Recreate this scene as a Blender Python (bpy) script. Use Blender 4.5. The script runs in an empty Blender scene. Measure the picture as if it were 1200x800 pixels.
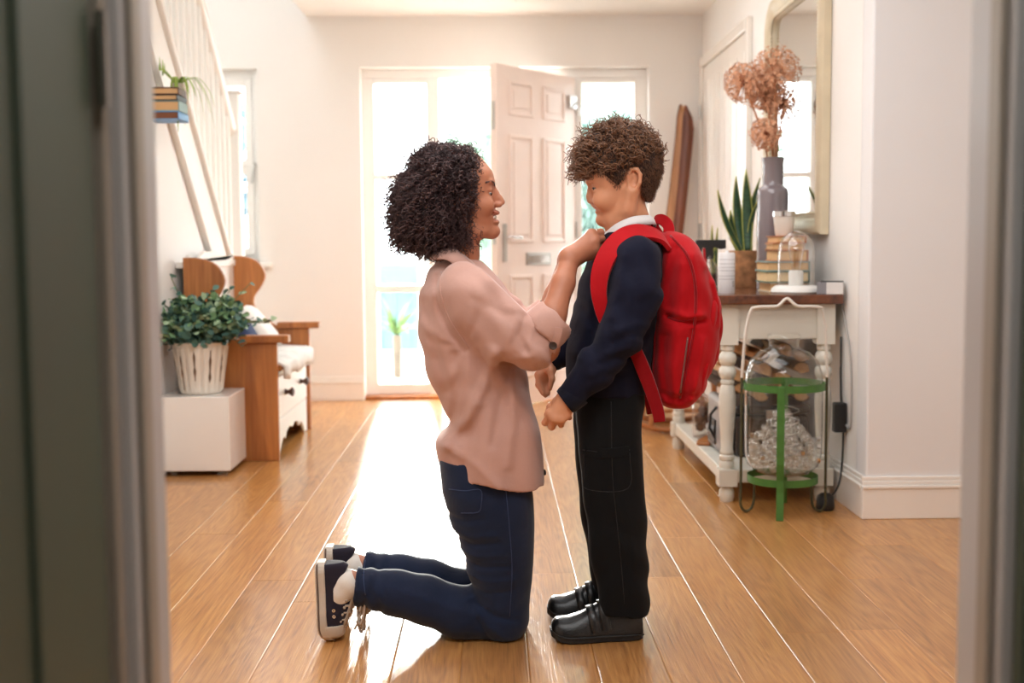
import bpy, bmesh, math, random
import numpy as np
from mathutils import Vector, Matrix
random.seed(7); RNG = np.random.default_rng(7)
SC = bpy.context.scene; COL = SC.collection

# ---------------------------------------------------------------- camera
CAM_H = 0.967; FPX = 1400.0            # camera height (m), focal length in px of the 1200x800 frame
def _cam_matrix():
    v = Vector((-22 / FPX, 113 / FPX, -1)).normalized()      # direction of the floorboards seen by the camera
    r = math.radians(0.45)
    up = Vector((-math.sin(r), math.cos(r), 0)); up = (up - v * up.dot(v)).normalized()
    x = v.cross(up).normalized()
    return Matrix((x, v, up))                                # camera -> world
CAM_R = _cam_matrix()
cam_data = bpy.data.cameras.new('camera'); cam = bpy.data.objects.new('camera', cam_data); COL.objects.link(cam)
cam.matrix_world = Matrix.Translation((0, 0, CAM_H)) @ CAM_R.to_4x4()
cam_data.sensor_width = 36; cam_data.lens = FPX / 1200 * 36; cam_data.clip_start = 0.05
cam_data.dof.use_dof = True; cam_data.dof.focus_distance = 2.95; cam_data.dof.aperture_fstop = 3.2
SC.camera = cam
def P(px, py, Y):
    """world point seen at a photo pixel, at depth Y along the hall"""
    d = CAM_R @ Vector(((px - 600) / FPX, (400 - py) / FPX, -1)); t = Y / d.y
    return Vector((d.x * t, Y, CAM_H + d.z * t))

# ---------------------------------------------------------------- light
world = bpy.data.worlds.new('sky'); SC.world = world; world.use_nodes = True
bg = world.node_tree.nodes['Background']
bg.inputs[0].default_value = (0.93, 0.965, 1.0, 1); bg.inputs[1].default_value = 13.0
def lamp(name, kind, loc, target, energy, color=(1, 1, 1), size=1, size_y=None, angle=None, spread=None):
    l = bpy.data.lights.new(name, kind); l.energy = energy; l.color = color
    if kind == 'AREA':
        l.size = size
        if size_y: l.shape = 'RECTANGLE'; l.size_y = size_y
        if spread: l.spread = spread
    if angle is not None: l.angle = angle
    o = bpy.data.objects.new(name, l); COL.objects.link(o); o.location = loc
    o.rotation_euler = (Vector(target) - Vector(loc)).to_track_quat('-Z', 'Y').to_euler()
    return o
lamp('sun', 'SUN', (-0.07, 1, math.tan(math.radians(8.5))), (0, 0, 0), 6.0, (1.0, 0.95, 0.87), angle=math.radians(2.5))
lamp('hall_ceiling_fill', 'AREA', (0.1, 3.3, 2.33), (0.05, 3.4, 0), 28, (0.93, 0.97, 1.0), 1.6, 1.6)  # unseen fill added below the ceiling, no fitting stands for it
lamp('hall_front_fill', 'AREA', (0.1, 1.40, 2.22), (0.15, 3.6, 0.7), 15, (0.97, 0.985, 1.0), 1.5, 0.3)  # fill added over the doorway to light the figures from the camera side
lamp('hall_back_fill', 'AREA', (0.2, 5.6, 2.34), (0.2, 5.6, 0), 14, (0.95, 0.98, 1.0), 1.6, 1.6)  # second overhead fill, added to lift the far end of the hall
lamp('stairwell_fill', 'AREA', (-1.75, 5.6, 3.8), (-1.75, 5.7, 0), 12, (0.95, 0.98, 1.0), 1.0, 2.5)  # fill added high in the stairwell; the ceiling above it is closed
lamp('near_room_fill', 'AREA', (0.3, 0.2, 2.3), (0.3, 0.35, 0), 8, (1.0, 0.97, 0.93), 0.8, 0.8)  # weak fill added for the green door and the jambs
SC.view_settings.view_transform = 'Standard'; SC.view_settings.look = 'None'
SC.view_settings.exposure = 0.29; SC.view_settings.gamma = 1.0; SC.view_settings.use_curve_mapping = False
try:
    SC.cycles.max_bounces = 10; SC.cycles.diffuse_bounces = 5; SC.cycles.glossy_bounces = 5
    SC.cycles.transparent_max_bounces = 24; SC.cycles.caustics_reflective = False; SC.cycles.caustics_refractive = False
    SC.cycles.sample_clamp_indirect = 6; SC.cycles.use_denoising = True
except Exception: pass

# ---------------------------------------------------------------- object helpers
ORG = {}
def empty(name, loc, label, cat, group=None, kind=None):
    o = bpy.data.objects.new(name, None); COL.objects.link(o); o.location = loc; o.empty_display_size = 0.05
    ORG[o.name] = Vector(loc); return tag(o, label, cat, group, kind)
def tag(o, label=None, cat=None, group=None, kind=None):
    if label: o['label'] = label
    if cat: o['category'] = cat
    if group: o['group'] = group
    if kind: o['kind'] = kind
    return o
def link_mesh(me, name, mat, parent=None, origin=None):
    o = bpy.data.objects.new(name, me); COL.objects.link(o)
    if mat:
        for m in (mat if isinstance(mat, (list, tuple)) else [mat]): me.materials.append(m)
    if parent is not None:
        o.parent = parent; ORG[o.name] = ORG[parent.name]
    else:
        o.location = origin or (0, 0, 0); ORG[o.name] = Vector(origin or (0, 0, 0))
    return o
def clone(o, parent=None, loc=None):
    c = o.copy(); COL.objects.link(c)
    if parent is not None: c.parent = parent
    if loc is not None: c.location = loc
    for ch in o.children: clone(ch, c)
    return c
def rot_to(d):
    return Vector((0, 0, 1)).rotation_difference(Vector(d).normalized()).to_matrix()

class MB:
    def __init__(s): s.v = []; s.f = []; s.mi = []; s.m = 0
    def _add(s, vs, fs):
        n = len(s.v); s.v += [tuple(v) for v in vs]; s.f += [tuple(i + n for i in f) for f in fs]; s.mi += [s.m] * len(fs)
        return s
    def box(s, lo, hi, R=None, c=None):
        (a, b, e), (x, y, z) = lo, hi
        vs = [Vector(p) for p in ((a, b, e), (x, b, e), (x, y, e), (a, y, e), (a, b, z), (x, b, z), (x, y, z), (a, y, z))]
        if R is not None:
            c = Vector(c) if c is not None else (vs[0] + vs[6]) / 2
            vs = [R @ (v - c) + c for v in vs]
        return s._add(vs, [(0, 3, 2, 1), (4, 5, 6, 7), (0, 1, 5, 4), (1, 2, 6, 5), (2, 3, 7, 6), (3, 0, 4, 7)])
    def tube(s, pts, r, n=8, cap=True, flat=1.0, upv=None):
        pts = [Vector(p) for p in pts]; m = len(pts); rs = r if isinstance(r, (list, tuple)) else [r] * m
        vs = []; ref = None
        for i, p in enumerate(pts):
            t = (pts[min(i + 1, m - 1)] - pts[max(i - 1, 0)])
            t = t.normalized() if t.length > 1e-9 else Vector((0, 0, 1))
            if ref is None:
                ref = Vector(upv) if upv is not None else (Vector((0, 0, 1)) if abs(t.z) < .9 else Vector((1, 0, 0)))
            u = ref - t * ref.dot(t)
            u = u.normalized() if u.length > 1e-6 else t.orthogonal().normalized()
            w = t.cross(u)
            if upv is None: ref = u
            for k in range(n):
                a = 2 * math.pi * k / n
                vs.append(p + u * math.cos(a) * rs[i] * flat + w * math.sin(a) * rs[i])
        fs = [(i * n + k, i * n + (k + 1) % n, (i + 1) * n + (k + 1) % n, (i + 1) * n + k) for i in range(m - 1) for k in range(n)]
        if cap: fs += [tuple(range(n - 1, -1, -1)), tuple((m - 1) * n + k for k in range(n))]
        return s._add(vs, fs)
    def lathe(s, prof, c=(0, 0, 0), n=24, R=None, sx=1, sy=1, cap=False):
        c = Vector(c); vs = []; m = len(prof)
        for r, z in prof:
            for k in range(n):
                a = 2 * math.pi * k / n; q = Vector((r * math.cos(a) * sx, r * math.sin(a) * sy, z))
                vs.append((R @ q if R is not None else q) + c)
        fs = [(i * n + k, i * n + (k + 1) % n, (i + 1) * n + (k + 1) % n, (i + 1) * n + k) for i in range(m - 1) for k in range(n)]
        if cap: fs += [tuple(range(n - 1, -1, -1)), tuple((m - 1) * n + k for k in range(n))]
        return s._add(vs, fs)
    def prism(s, poly, lo, hi, axis='x', R=None, c=(0, 0, 0)):
        """poly is a list of 2D points; extruded from lo to hi along axis (x: poly=(y,z); y: poly=(x,z); z: poly=(x,y))"""
        n = len(poly); mk = {'x': lambda p, t: (t, p[0], p[1]), 'y': lambda p, t: (p[0], t, p[1]), 'z': lambda p, t: (p[0], p[1], t)}[axis]
        vs = [Vector(mk(p, lo)) for p in poly] + [Vector(mk(p, hi)) for p in poly]
        if R is not None: vs = [R @ (v - Vector(c)) + Vector(c) for v in vs]
        fs = [tuple(range(n)), tuple(range(2 * n - 1, n - 1, -1))] + [(i, i + n, (i + 1) % n + n, (i + 1) % n) for i in range(n)]
        return s._add(vs, fs)
    def ball(s, c, r, n=12, R=None):
        r = r if isinstance(r, (list, tuple)) else (r, r, r); m = max(4, n // 2 + 1); c = Vector(c); vs = []
        for i in range(m + 1):
            ph = math.pi * i / m
            for k in range(n):
                a = 2 * math.pi * k / n
                q = Vector((r[0] * math.sin(ph) * math.cos(a), r[1] * math.sin(ph) * math.sin(a), -r[2] * math.cos(ph)))
                vs.append((R @ q if R is not None else q) + c)
        fs = [(i * n + k, i * n + (k + 1) % n, (i + 1) * n + (k + 1) % n, (i + 1) * n + k) for i in range(m) for k in range(n)]
        return s._add(vs, fs)
    def frame(s, axis, a, b, d0, d1, w0, w1=None):
        """four butted boxes round the rectangle a-b (2D) in the plane across axis, d0..d1 deep"""
        w1 = w1 or w0; (ax, az), (bx_, bz_) = a, b
        for (p, q) in (((ax, az), (ax + w0, bz_)), ((bx_ - w0, az), (bx_, bz_)), ((ax + w0, az), (bx_ - w0, az + w1)), ((ax + w0, bz_ - w1), (bx_ - w0, bz_))):
            if axis == 'y': s.box((p[0], d0, p[1]), (q[0], d1, q[1]))
            else: s.box((d0, p[0], p[1]), (d1, q[0], q[1]))
        return s
    def grid(s, pts):
        m, n = len(pts), len(pts[0])
        return s._add([p for row in pts for p in row],
                      [(i * n + k, i * n + k + 1, (i + 1) * n + k + 1, (i + 1) * n + k) for i in range(m - 1) for k in range(n - 1)])
    def mesh(s, name, off=(0, 0, 0), smooth=None, weld=False):
        me = bpy.data.meshes.new(name); off = Vector(off)
        me.from_pydata([tuple(Vector(v) - off) for v in s.v], [], s.f)
        if any(s.mi): me.polygons.foreach_set('material_index', s.mi)
        bm = bmesh.new(); bm.from_mesh(me)
        if weld: bmesh.ops.remove_doubles(bm, verts=bm.verts, dist=1e-6)
        bmesh.ops.recalc_face_normals(bm, faces=bm.faces); bm.to_mesh(me); bm.free()
        if smooth is not None:
            me.polygons.foreach_set('use_smooth', [True] * len(me.polygons))
            if smooth < 180: me.set_sharp_from_angle(angle=math.radians(smooth))
        me.update(); return me
    def build(s, name, mat, parent=None, origin=None, smooth=None, bevel=None, seg=2, subsurf=0, solid=None, weld=False):
        off = ORG[parent.name] if parent is not None else (origin or (0, 0, 0))
        o = link_mesh(s.mesh(name, off, smooth, weld), name, mat, parent, origin)
        if solid: m = o.modifiers.new('thickness', 'SOLIDIFY'); m.thickness = solid
        if bevel:
            m = o.modifiers.new('bevel', 'BEVEL'); m.width = bevel; m.segments = seg; m.limit_method = 'ANGLE'; m.angle_limit = math.radians(40)
        if subsurf: m = o.modifiers.new('subsurf', 'SUBSURF'); m.levels = m.render_levels = subsurf
        return o
def struct(o): o['kind'] = 'structure'; return o
def catmull(pts, n=8):
    pts = [Vector(p) for p in pts]; out = []
    q = [pts[0] * 2 - pts[1]] + pts + [pts[-1] * 2 - pts[-2]]
    for i in range(1, len(q) - 2):
        for k in range(n):
            t = k / n; a, b, c, d = q[i - 1], q[i], q[i + 1], q[i + 2]
            out.append(0.5 * ((2 * b) + (c - a) * t + (2 * a - 5 * b + 4 * c - d) * t * t + (3 * b - a - 3 * c + d) * t ** 3))
    return out + [pts[-1]]

# ---------------------------------------------------------------- materials
def new_mat(name):
    m = bpy.data.materials.new(name); m.use_nodes = True; nt = m.node_tree
    return m, nt, nt.nodes['Principled BSDF']
def nd(nt, t, **kw):
    n = nt.nodes.new(t)
    for k, v in kw.items():
        if k in n.inputs: n.inputs[k].default_value = v
        else: setattr(n, k, v)
    return n
def ramp(nt, fac, stops):
    r = nt.nodes.new('ShaderNodeValToRGB'); cr = r.color_ramp
    while len(cr.elements) < len(stops): cr.elements.new(0.5)
    for e, (p, c) in zip(cr.elements, stops): e.position = p; e.color = (*c, 1)
    nt.links.new(fac, r.inputs[0]); return r.outputs[0]
def coords(nt, scale=(1, 1, 1), rot=(0, 0, 0), space='Object'):
    tc = nt.nodes.new('ShaderNodeTexCoord'); mp = nt.nodes.new('ShaderNodeMapping')
    mp.inputs['Scale'].default_value = scale; mp.inputs['Rotation'].default_value = rot
    nt.links.new(tc.outputs[space], mp.inputs['Vector']); return mp.outputs[0]
def sh(c, f): return tuple(max(0, min(1, x * f)) for x in c)
def srgb(r, g, b):
    return tuple(((v / 255) / 12.92 if v <= 10 else ((v / 255 + 0.055) / 1.055) ** 2.4) for v in (r, g, b))
def mat(name, col, rough=0.5, metal=0.0, var=0.08, vscale=6, bump=0.0, bscale=80, stretch=(1, 1, 1), coat=0, sheen=0, sss=0, col2=None, trans=0, emit=0):
    m, nt, b = new_mat(name); c = coords(nt, stretch)
    n = nd(nt, 'ShaderNodeTexNoise', Scale=vscale, Detail=4); nt.links.new(c, n.inputs['Vector'])
    nt.links.new(ramp(nt, n.outputs[0], [(0.3, sh(col, 1 - var)), (0.7, col2 or sh(col, 1 + var))]), b.inputs['Base Color'])
    b.inputs['Roughness'].default_value = rough; b.inputs['Metallic'].default_value = metal
    if coat: b.inputs['Coat Weight'].default_value = coat; b.inputs['Coat Roughness'].default_value = 0.08
    if sheen: b.inputs['Sheen Weight'].default_value = sheen; b.inputs['Sheen Roughness'].default_value = 0.4
    if sss:
        b.inputs['Subsurface Weight'].default_value = sss; b.inputs['Subsurface Radius'].default_value = (0.012, 0.004, 0.002); b.inputs['Subsurface Scale'].default_value = 1.0
    if trans: b.inputs['Transmission Weight'].default_value = trans
    if bump:
        n2 = nd(nt, 'ShaderNodeTexNoise', Scale=bscale, Detail=3); nt.links.new(c, n2.inputs['Vector'])
        bp = nd(nt, 'ShaderNodeBump', Strength=bump, Distance=0.004); nt.links.new(n2.outputs[0], bp.inputs['Height']); nt.links.new(bp.outputs[0], b.inputs['Normal'])
    return m
def wood(name, dark, light, rough=0.4, axis=1, scale=9, coat=0.0, bump=0.15):
    m, nt, b = new_mat(name)
    st = [scale] * 3; st[axis] = scale * 0.09
    c = coords(nt, tuple(st)); n = nd(nt, 'ShaderNodeTexNoise', Scale=2.2, Detail=6, Roughness=0.6, Distortion=0.7); nt.links.new(c, n.inputs['Vector'])
    st2 = [scale * 8] * 3; st2[axis] = scale * 0.35
    c2 = coords(nt, tuple(st2)); n2 = nd(nt, 'ShaderNodeTexNoise', Scale=1.6, Detail=3); nt.links.new(c2, n2.inputs['Vector'])
    ad = nd(nt, 'ShaderNodeMath', operation='MULTIPLY_ADD'); ad.inputs[1].default_value = 0.35
    nt.links.new(n2.outputs[0], ad.inputs[0]); nt.links.new(n.outputs[0], ad.inputs[2])
    nt.links.new(ramp(nt, ad.outputs[0], [(0.45, dark), (0.66, tuple((a + q) / 2 for a, q in zip(dark, light))), (0.86, light)]), b.inputs['Base Color'])
    b.inputs['Roughness'].default_value = rough
    if coat: b.inputs['Coat Weight'].default_value = coat; b.inputs['Coat Roughness'].default_value = 0.1
    bp = nd(nt, 'ShaderNodeBump', Strength=bump, Distance=0.002); nt.links.new(n2.outputs[0], bp.inputs['Height']); nt.links.new(bp.outputs[0], b.inputs['Normal'])
    return m
def thin_glass(name, tint=(1, 1, 1), rough=0.02, add=0.05, edge=0.85, power=2.6):
    m = bpy.data.materials.new(name); m.use_nodes = True; nt = m.node_tree; nt.nodes.clear()
    out = nt.nodes.new('ShaderNodeOutputMaterial'); mx = nt.nodes.new('ShaderNodeMixShader')
    tr = nd(nt, 'ShaderNodeBsdfTransparent'); tr.inputs[0].default_value = (*tint, 1)
    gl = nd(nt, 'ShaderNodeBsdfGlossy', Roughness=rough); lw = nd(nt, 'ShaderNodeLayerWeight', Blend=0.5)
    pw = nd(nt, 'ShaderNodeMath', operation='POWER'); pw.inputs[1].default_value = power; nt.links.new(lw.outputs['Facing'], pw.inputs[0])
    ad = nd(nt, 'ShaderNodeMath', operation='MULTIPLY_ADD'); ad.inputs[1].default_value = edge; ad.inputs[2].default_value = add; ad.use_clamp = True
    nt.links.new(pw.outputs[0], ad.inputs[0]); nt.links.new(ad.outputs[0], mx.inputs[0])
    nt.links.new(tr.outputs[0], mx.inputs[1]); nt.links.new(gl.outputs[0], mx.inputs[2]); nt.links.new(mx.outputs[0], out.inputs[0])
    return m

M = {}
M['wall'] = mat('wall_paint', srgb(240, 237, 233), 0.85, var=0.015, vscale=2, bump=0.03, bscale=220)
M['wall_grey'] = mat('wall_paint_grey', srgb(230, 229, 229), 0.85, var=0.015, vscale=2, bump=0.03, bscale=220)
M['ceiling'] = mat('ceiling_paint', srgb(245, 242, 238), 0.9, var=0.01)
M['trim'] = mat('white_gloss_paint', srgb(240, 236, 230), 0.32, var=0.02)
M['frame_white'] = mat('white_frame_paint', srgb(243, 240, 236), 0.3, var=0.015)
M['door_pink'] = mat('pale_pink_door_paint', srgb(244, 226, 216), 0.35, var=0.02)
M['door_white'] = mat('white_door_paint', srgb(238, 232, 224), 0.22, var=0.02)
M['green_door'] = mat('dark_green_paint', srgb(80, 92, 76), 0.5, var=0.06, vscale=3)
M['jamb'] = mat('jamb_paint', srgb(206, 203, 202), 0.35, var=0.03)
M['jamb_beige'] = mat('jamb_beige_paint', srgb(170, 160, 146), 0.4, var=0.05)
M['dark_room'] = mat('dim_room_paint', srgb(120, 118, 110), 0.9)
M['metal'] = mat('brushed_metal', srgb(190, 186, 180), 0.28, 1.0)
M['chrome'] = mat('chrome', srgb(215, 215, 215), 0.12, 1.0)
M['black'] = mat('black_plastic', srgb(24, 24, 25), 0.4)
M['pane'] = thin_glass('window_glass', (0.97, 0.99, 0.985))
M['oak'] = None
def floor_mat():
    m, nt, b = new_mat('varnished_oak'); L = nt.links.new
    oi = nt.nodes.new('ShaderNodeObjectInfo'); tc = nt.nodes.new('ShaderNodeTexCoord')
    off = nd(nt, 'ShaderNodeVectorMath', operation='MULTIPLY_ADD'); off.inputs[1].default_value = (1, 1, 1)
    cmb = nt.nodes.new('ShaderNodeCombineXYZ'); mul = nd(nt, 'ShaderNodeMath', operation='MULTIPLY'); mul.inputs[1].default_value = 37.0
    L(oi.outputs['Random'], mul.inputs[0]); L(mul.outputs[0], cmb.inputs[0]); L(mul.outputs[0], cmb.inputs[2])
    L(tc.outputs['Object'], off.inputs[0]); L(cmb.outputs[0], off.inputs[2])
    def mapped(sc):
        mp = nt.nodes.new('ShaderNodeMapping'); mp.inputs['Scale'].default_value = sc; L(off.outputs[0], mp.inputs['Vector']); return mp.outputs[0]
    # cathedral rings: contour lines of a stretched noise field
    nA = nd(nt, 'ShaderNodeTexNoise', Scale=1.0, Detail=1.5, Roughness=0.4); L(mapped((9, 1.1, 9)), nA.inputs['Vector'])
    mA = nd(nt, 'ShaderNodeMath', operation='MULTIPLY'); mA.inputs[1].default_value = 95; L(nA.outputs[0], mA.inputs[0])
    sA = nd(nt, 'ShaderNodeMath', operation='SINE'); L(mA.outputs[0], sA.inputs[0])
    nB = nd(nt, 'ShaderNodeTexNoise', Scale=1.0, Detail=4, Roughness=0.65); L(mapped((170, 5, 170)), nB.inputs['Vector'])
    nC = nd(nt, 'ShaderNodeTexNoise', Scale=1.0, Detail=3); L(mapped((5, .7, 5)), nC.inputs['Vector'])
    g = nd(nt, 'ShaderNodeMath', operation='MULTIPLY_ADD'); g.inputs[1].default_value = 0.07; L(sA.outputs[0], g.inputs[0]); L(nB.outputs[0], g.inputs[2])
    g2 = nd(nt, 'ShaderNodeMath', operation='MULTIPLY_ADD'); g2.inputs[1].default_value = 0.4; L(nC.outputs[0], g2.inputs[0]); L(g.outputs[0], g2.inputs[2])
    colr = ramp(nt, g2.outputs[0], [(0.36, srgb(134, 84, 36)), (0.62, srgb(182, 122, 58)), (0.9, srgb(206, 148, 80))])
    hs = nt.nodes.new('ShaderNodeHueSaturation'); mr = nd(nt, 'ShaderNodeMapRange'); mr.inputs[3].default_value = 0.82; mr.inputs[4].default_value = 1.12
    L(oi.outputs['Random'], mr.inputs[0]); L(mr.outputs[0], hs.inputs['Value']); L(colr, hs.inputs['Color']); L(hs.outputs[0], b.inputs['Base Color'])
    b.inputs['Roughness'].default_value = 0.34; b.inputs['Anisotropic'].default_value = 0.8
    tg = nt.nodes.new('ShaderNodeCombineXYZ'); tg.inputs[1].default_value = 1.0; L(tg.outputs[0], b.inputs['Tangent'])   # pores run along the boards
    b.inputs["Specular IOR Level"].default_value = 1.0
    b.inputs['Coat Weight'].default_value = 0.6; b.inputs['Coat Roughness'].default_value = 0.12
    bp = nd(nt, 'ShaderNodeBump', Strength=0.55, Distance=0.0012); L(g.outputs[0], bp.inputs['Height']); L(bp.outputs[0], b.inputs['Normal'])
    bp2 = nd(nt, 'ShaderNodeBump', Strength=0.28, Distance=0.0012); L(g.outputs[0], bp2.inputs['Height']); L(bp2.outputs[0], b.inputs['Coat Normal'])
    return m
M['oak'] = floor_mat()
M['pine'] = wood('honey_pine', srgb(138, 78, 36), srgb(190, 122, 64), 0.38, axis=2, scale=6)
M['pine_y'] = wood('honey_pine_along', srgb(138, 78, 36), srgb(190, 122, 64), 0.38, axis=1, scale=6)
M['walnut'] = wood('dark_table_wood', srgb(62, 30, 18), srgb(112, 62, 36), 0.22, axis=1, scale=6, coat=0.4)
M['paint_table'] = mat('grey_white_table_paint', srgb(214, 210, 198), 0.42, var=0.04)
# ================================================================ setting
XR, XL, YB, ZC = 1.30, -1.43, 7.48, 2.37          # right wall, stair wall, back wall, ceiling
YC = 4.12                                          # corner of the wall that projects on the right
# floor: a base slab with every oak board laid on it
fl = struct(MB().box((-2.5, -1.6, -0.12), (2.6, 7.8, -0.014)).build('floor', M['dark_room']))
PW = 0.157
def plank_mesh(L):
    prof = [(0, -0.014), (0, -0.0013), (0.0011, -0.0005), (0.0032, 0), (PW - 0.0032, 0), (PW - 0.0011, -0.0005), (PW, -0.0013), (PW, -0.014)]
    return MB().prism(prof, 0, L, 'y').mesh('plank')
PM = {}
x0 = P(838, 745, 2.9).x * 1.0
x0 = x0 - math.floor((x0 + 2.45) / PW) * PW
rr = random.Random(3); i = 0
while x0 + i * PW < 2.5:
    y = 0.4 - rr.uniform(0, 1.7)
    while y < 7.62:
        L = rr.choice([1.3, 1.6, 1.9, 1.9]); L2 = min(L, 7.72 - y)
        if y + L2 > 1.0 and L2 > 0.05:
            key = round(L2, 2)
            if key not in PM: PM[key] = plank_mesh(key - 0.0012); PM[key].materials.append(M['oak'])
            o = bpy.data.objects.new('plank', PM[key]); COL.objects.link(o); o.parent = fl
            o.location = (x0 + i * PW, y, 0)
        y += L
    i += 1

# ---- back wall with the window and the front door openings
DX0, DX1 = P(425, 300, YB).x, P(760, 300, YB).x; DZ = P(600, 78, YB).z
WX0, WX1 = -2.25, P(303, 200, YB).x; WZ0, WZ1 = P(290, 308, YB).z, P(290, 80, YB).z
YO = YB + 0.22
w = MB()
w.box((-2.5, YB, 0), (WX0, YO, 4.0)); w.box((WX0, YB, 0), (WX1, YO, WZ0)); w.box((WX0, YB, WZ1), (WX1, YO, 4.0))
w.box((WX1, YB, 0), (DX0, YO, 4.0)); w.box((DX0, YB, DZ), (DX1, YO, 4.0)); w.box((DX1, YB, 0), (XR + 0.15, YO, 4.0))
struct(w.build('wall_back', M['wall']))
struct(MB().box((XR, YC + 0.11, 0), (XR + 0.12, YB + 0.01, ZC)).build('wall_right', M['wall']))
struct(MB().box((XR, YC, 0), (2.62, YC + 0.12, ZC)).build('wall_right_return', M['wall_grey'], bevel=0.008))
struct(MB().box((2.5, 1.3, 0), (2.62, YC, ZC)).build('wall_side', M['wall']))
sl = 0.955 / 1.085                                   # slope of the stair
struct(MB().prism([(1.3, 0), (7.02, 0), (7.02, 0.06), (4.42, 2.36), (4.42, ZC), (1.3, ZC)], XL - 0.09, XL, 'x').build('wall_left', M['wall']))
struct(MB().box((-2.62, 1.3, 0), (-2.5, YO, 4.0)).build('wall_stair', M['wall']))
struct(MB().box((-1.13, 1.3, ZC + 0.1), (-1.02, YB + .02, 4.0)).build('wall_landing', M['wall']))
struct(MB().box((-1.137, 1.3, ZC), (2.62, YB + .02, ZC + 0.2)).build('ceiling', M['ceiling']))
struct(MB().box((-2.62, 1.2, 4.0), (-1.0, YO, 4.1)).build('ceiling_stair', M['ceiling']))
struct(MB().box((-2.62, 1.3, ZC), (-1.139, 4.2, 2.55)).build('ceiling_left', M['ceiling']))
# front wall (the doorway we look through) and the dim room we stand in
JL, JR = -0.362, 0.517
wf = MB(); wf.box((-2.62, 1.2, 0), (JL - 0.05, 1.3, 2.6)); wf.box((JR + 0.05, 1.2, 0), (2.62, 1.3, 2.6)); wf.box((JL - 0.05, 1.2, 2.06), (JR + 0.05, 1.3, 2.6))
struct(wf.build('wall_front', M['wall']))
k = MB(); k.box((-1.7, -1.6, 0), (-1.6, 1.2, 2.6)); k.box((1.6, -1.6, 0), (1.7, 1.2, 2.6)); k.box((-1.7, -1.7, 0), (1.7, -1.6, 2.6)); k.box((-1.7, -1.7, 2.6), (1.7, 1.3, 2.7))
struct(k.build('wall_rear', M['dark_room']))
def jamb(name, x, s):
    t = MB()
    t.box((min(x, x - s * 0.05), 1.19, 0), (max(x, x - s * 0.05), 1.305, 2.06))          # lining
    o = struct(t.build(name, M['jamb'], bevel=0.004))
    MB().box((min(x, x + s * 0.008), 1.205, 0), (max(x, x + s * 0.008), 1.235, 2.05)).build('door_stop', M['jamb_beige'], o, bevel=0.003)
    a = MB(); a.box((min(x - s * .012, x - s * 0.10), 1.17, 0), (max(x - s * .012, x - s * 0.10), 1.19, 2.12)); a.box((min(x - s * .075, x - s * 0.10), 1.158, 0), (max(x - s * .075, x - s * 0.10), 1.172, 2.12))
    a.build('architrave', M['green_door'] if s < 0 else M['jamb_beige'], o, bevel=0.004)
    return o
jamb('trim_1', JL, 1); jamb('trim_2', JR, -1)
# the dark green door swung open into the room we stand in
d3 = empty('door_3', (JL - 0.012, 1.16, 0), 'dark green panelled door swung open at the left edge beside the doorway', 'door', kind='structure')
del d3['category']
xg = JL - 0.012
t = MB(); t.box((xg - 0.045, 0.30, 0.02), (xg - 0.006, 1.155, 2.03)); t.build('door_leaf', M['green_door'], d3, bevel=0.004)
t = MB()
for z0, z1 in ((0.22, 1.9),):
    for y0, y1 in ((0.42, 0.66), (0.73, 0.985)):
        t.frame('x', (y0, z0), (y1, z1), xg - 0.008, xg, 0.02)
t.build('panel_moulding', M['green_door'], d3, bevel=0.003)
for z in (0.3, 1.1, 1.8):
    MB().tube([(xg + 0.004, 1.158, z), (xg + 0.004, 1.158, z + 0.09)], 0.006, 10).build('hinge', M['metal'], d3, smooth=50)

# ---- skirting boards
def skirt(name, a, b, out, h=0.15):
    a, b, o = Vector(a), Vector(b), Vector(out); t = MB()
    for (th, z0, z1) in ((0.016, 0, h * .72), (0.021, h * .72, h * .80), (0.013, h * .80, h * .90), (0.009, h * .90, h)):
        p = [a, b, b + o * th, a + o * th]
        t._add([(q.x, q.y, z0) for q in p] + [(q.x, q.y, z1) for q in p], [(0, 1, 2, 3), (7, 6, 5, 4), (0, 4, 5, 1), (1, 5, 6, 2), (2, 6, 7, 3), (3, 7, 4, 0)])
    return struct(t.build(name, M['trim'], bevel=0.003))
skirt('baseboard_back_left', (-1.36, YB, 0), (DX0, YB, 0), (0, -1, 0)); skirt('baseboard_back_right', (DX1, YB, 0), (XR, YB, 0), (0, -1, 0))
skirt('baseboard_right', (XR, YC, 0), (XR, 6.0, 0), (-1, 0, 0)); skirt('baseboard_return', (XR - 0.016, YC, 0), (2.5, YC, 0), (0, -1, 0))
skirt('baseboard_left', (XL, 1.3, 0), (XL, 6.9, 0), (1, 0, 0))

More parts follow.
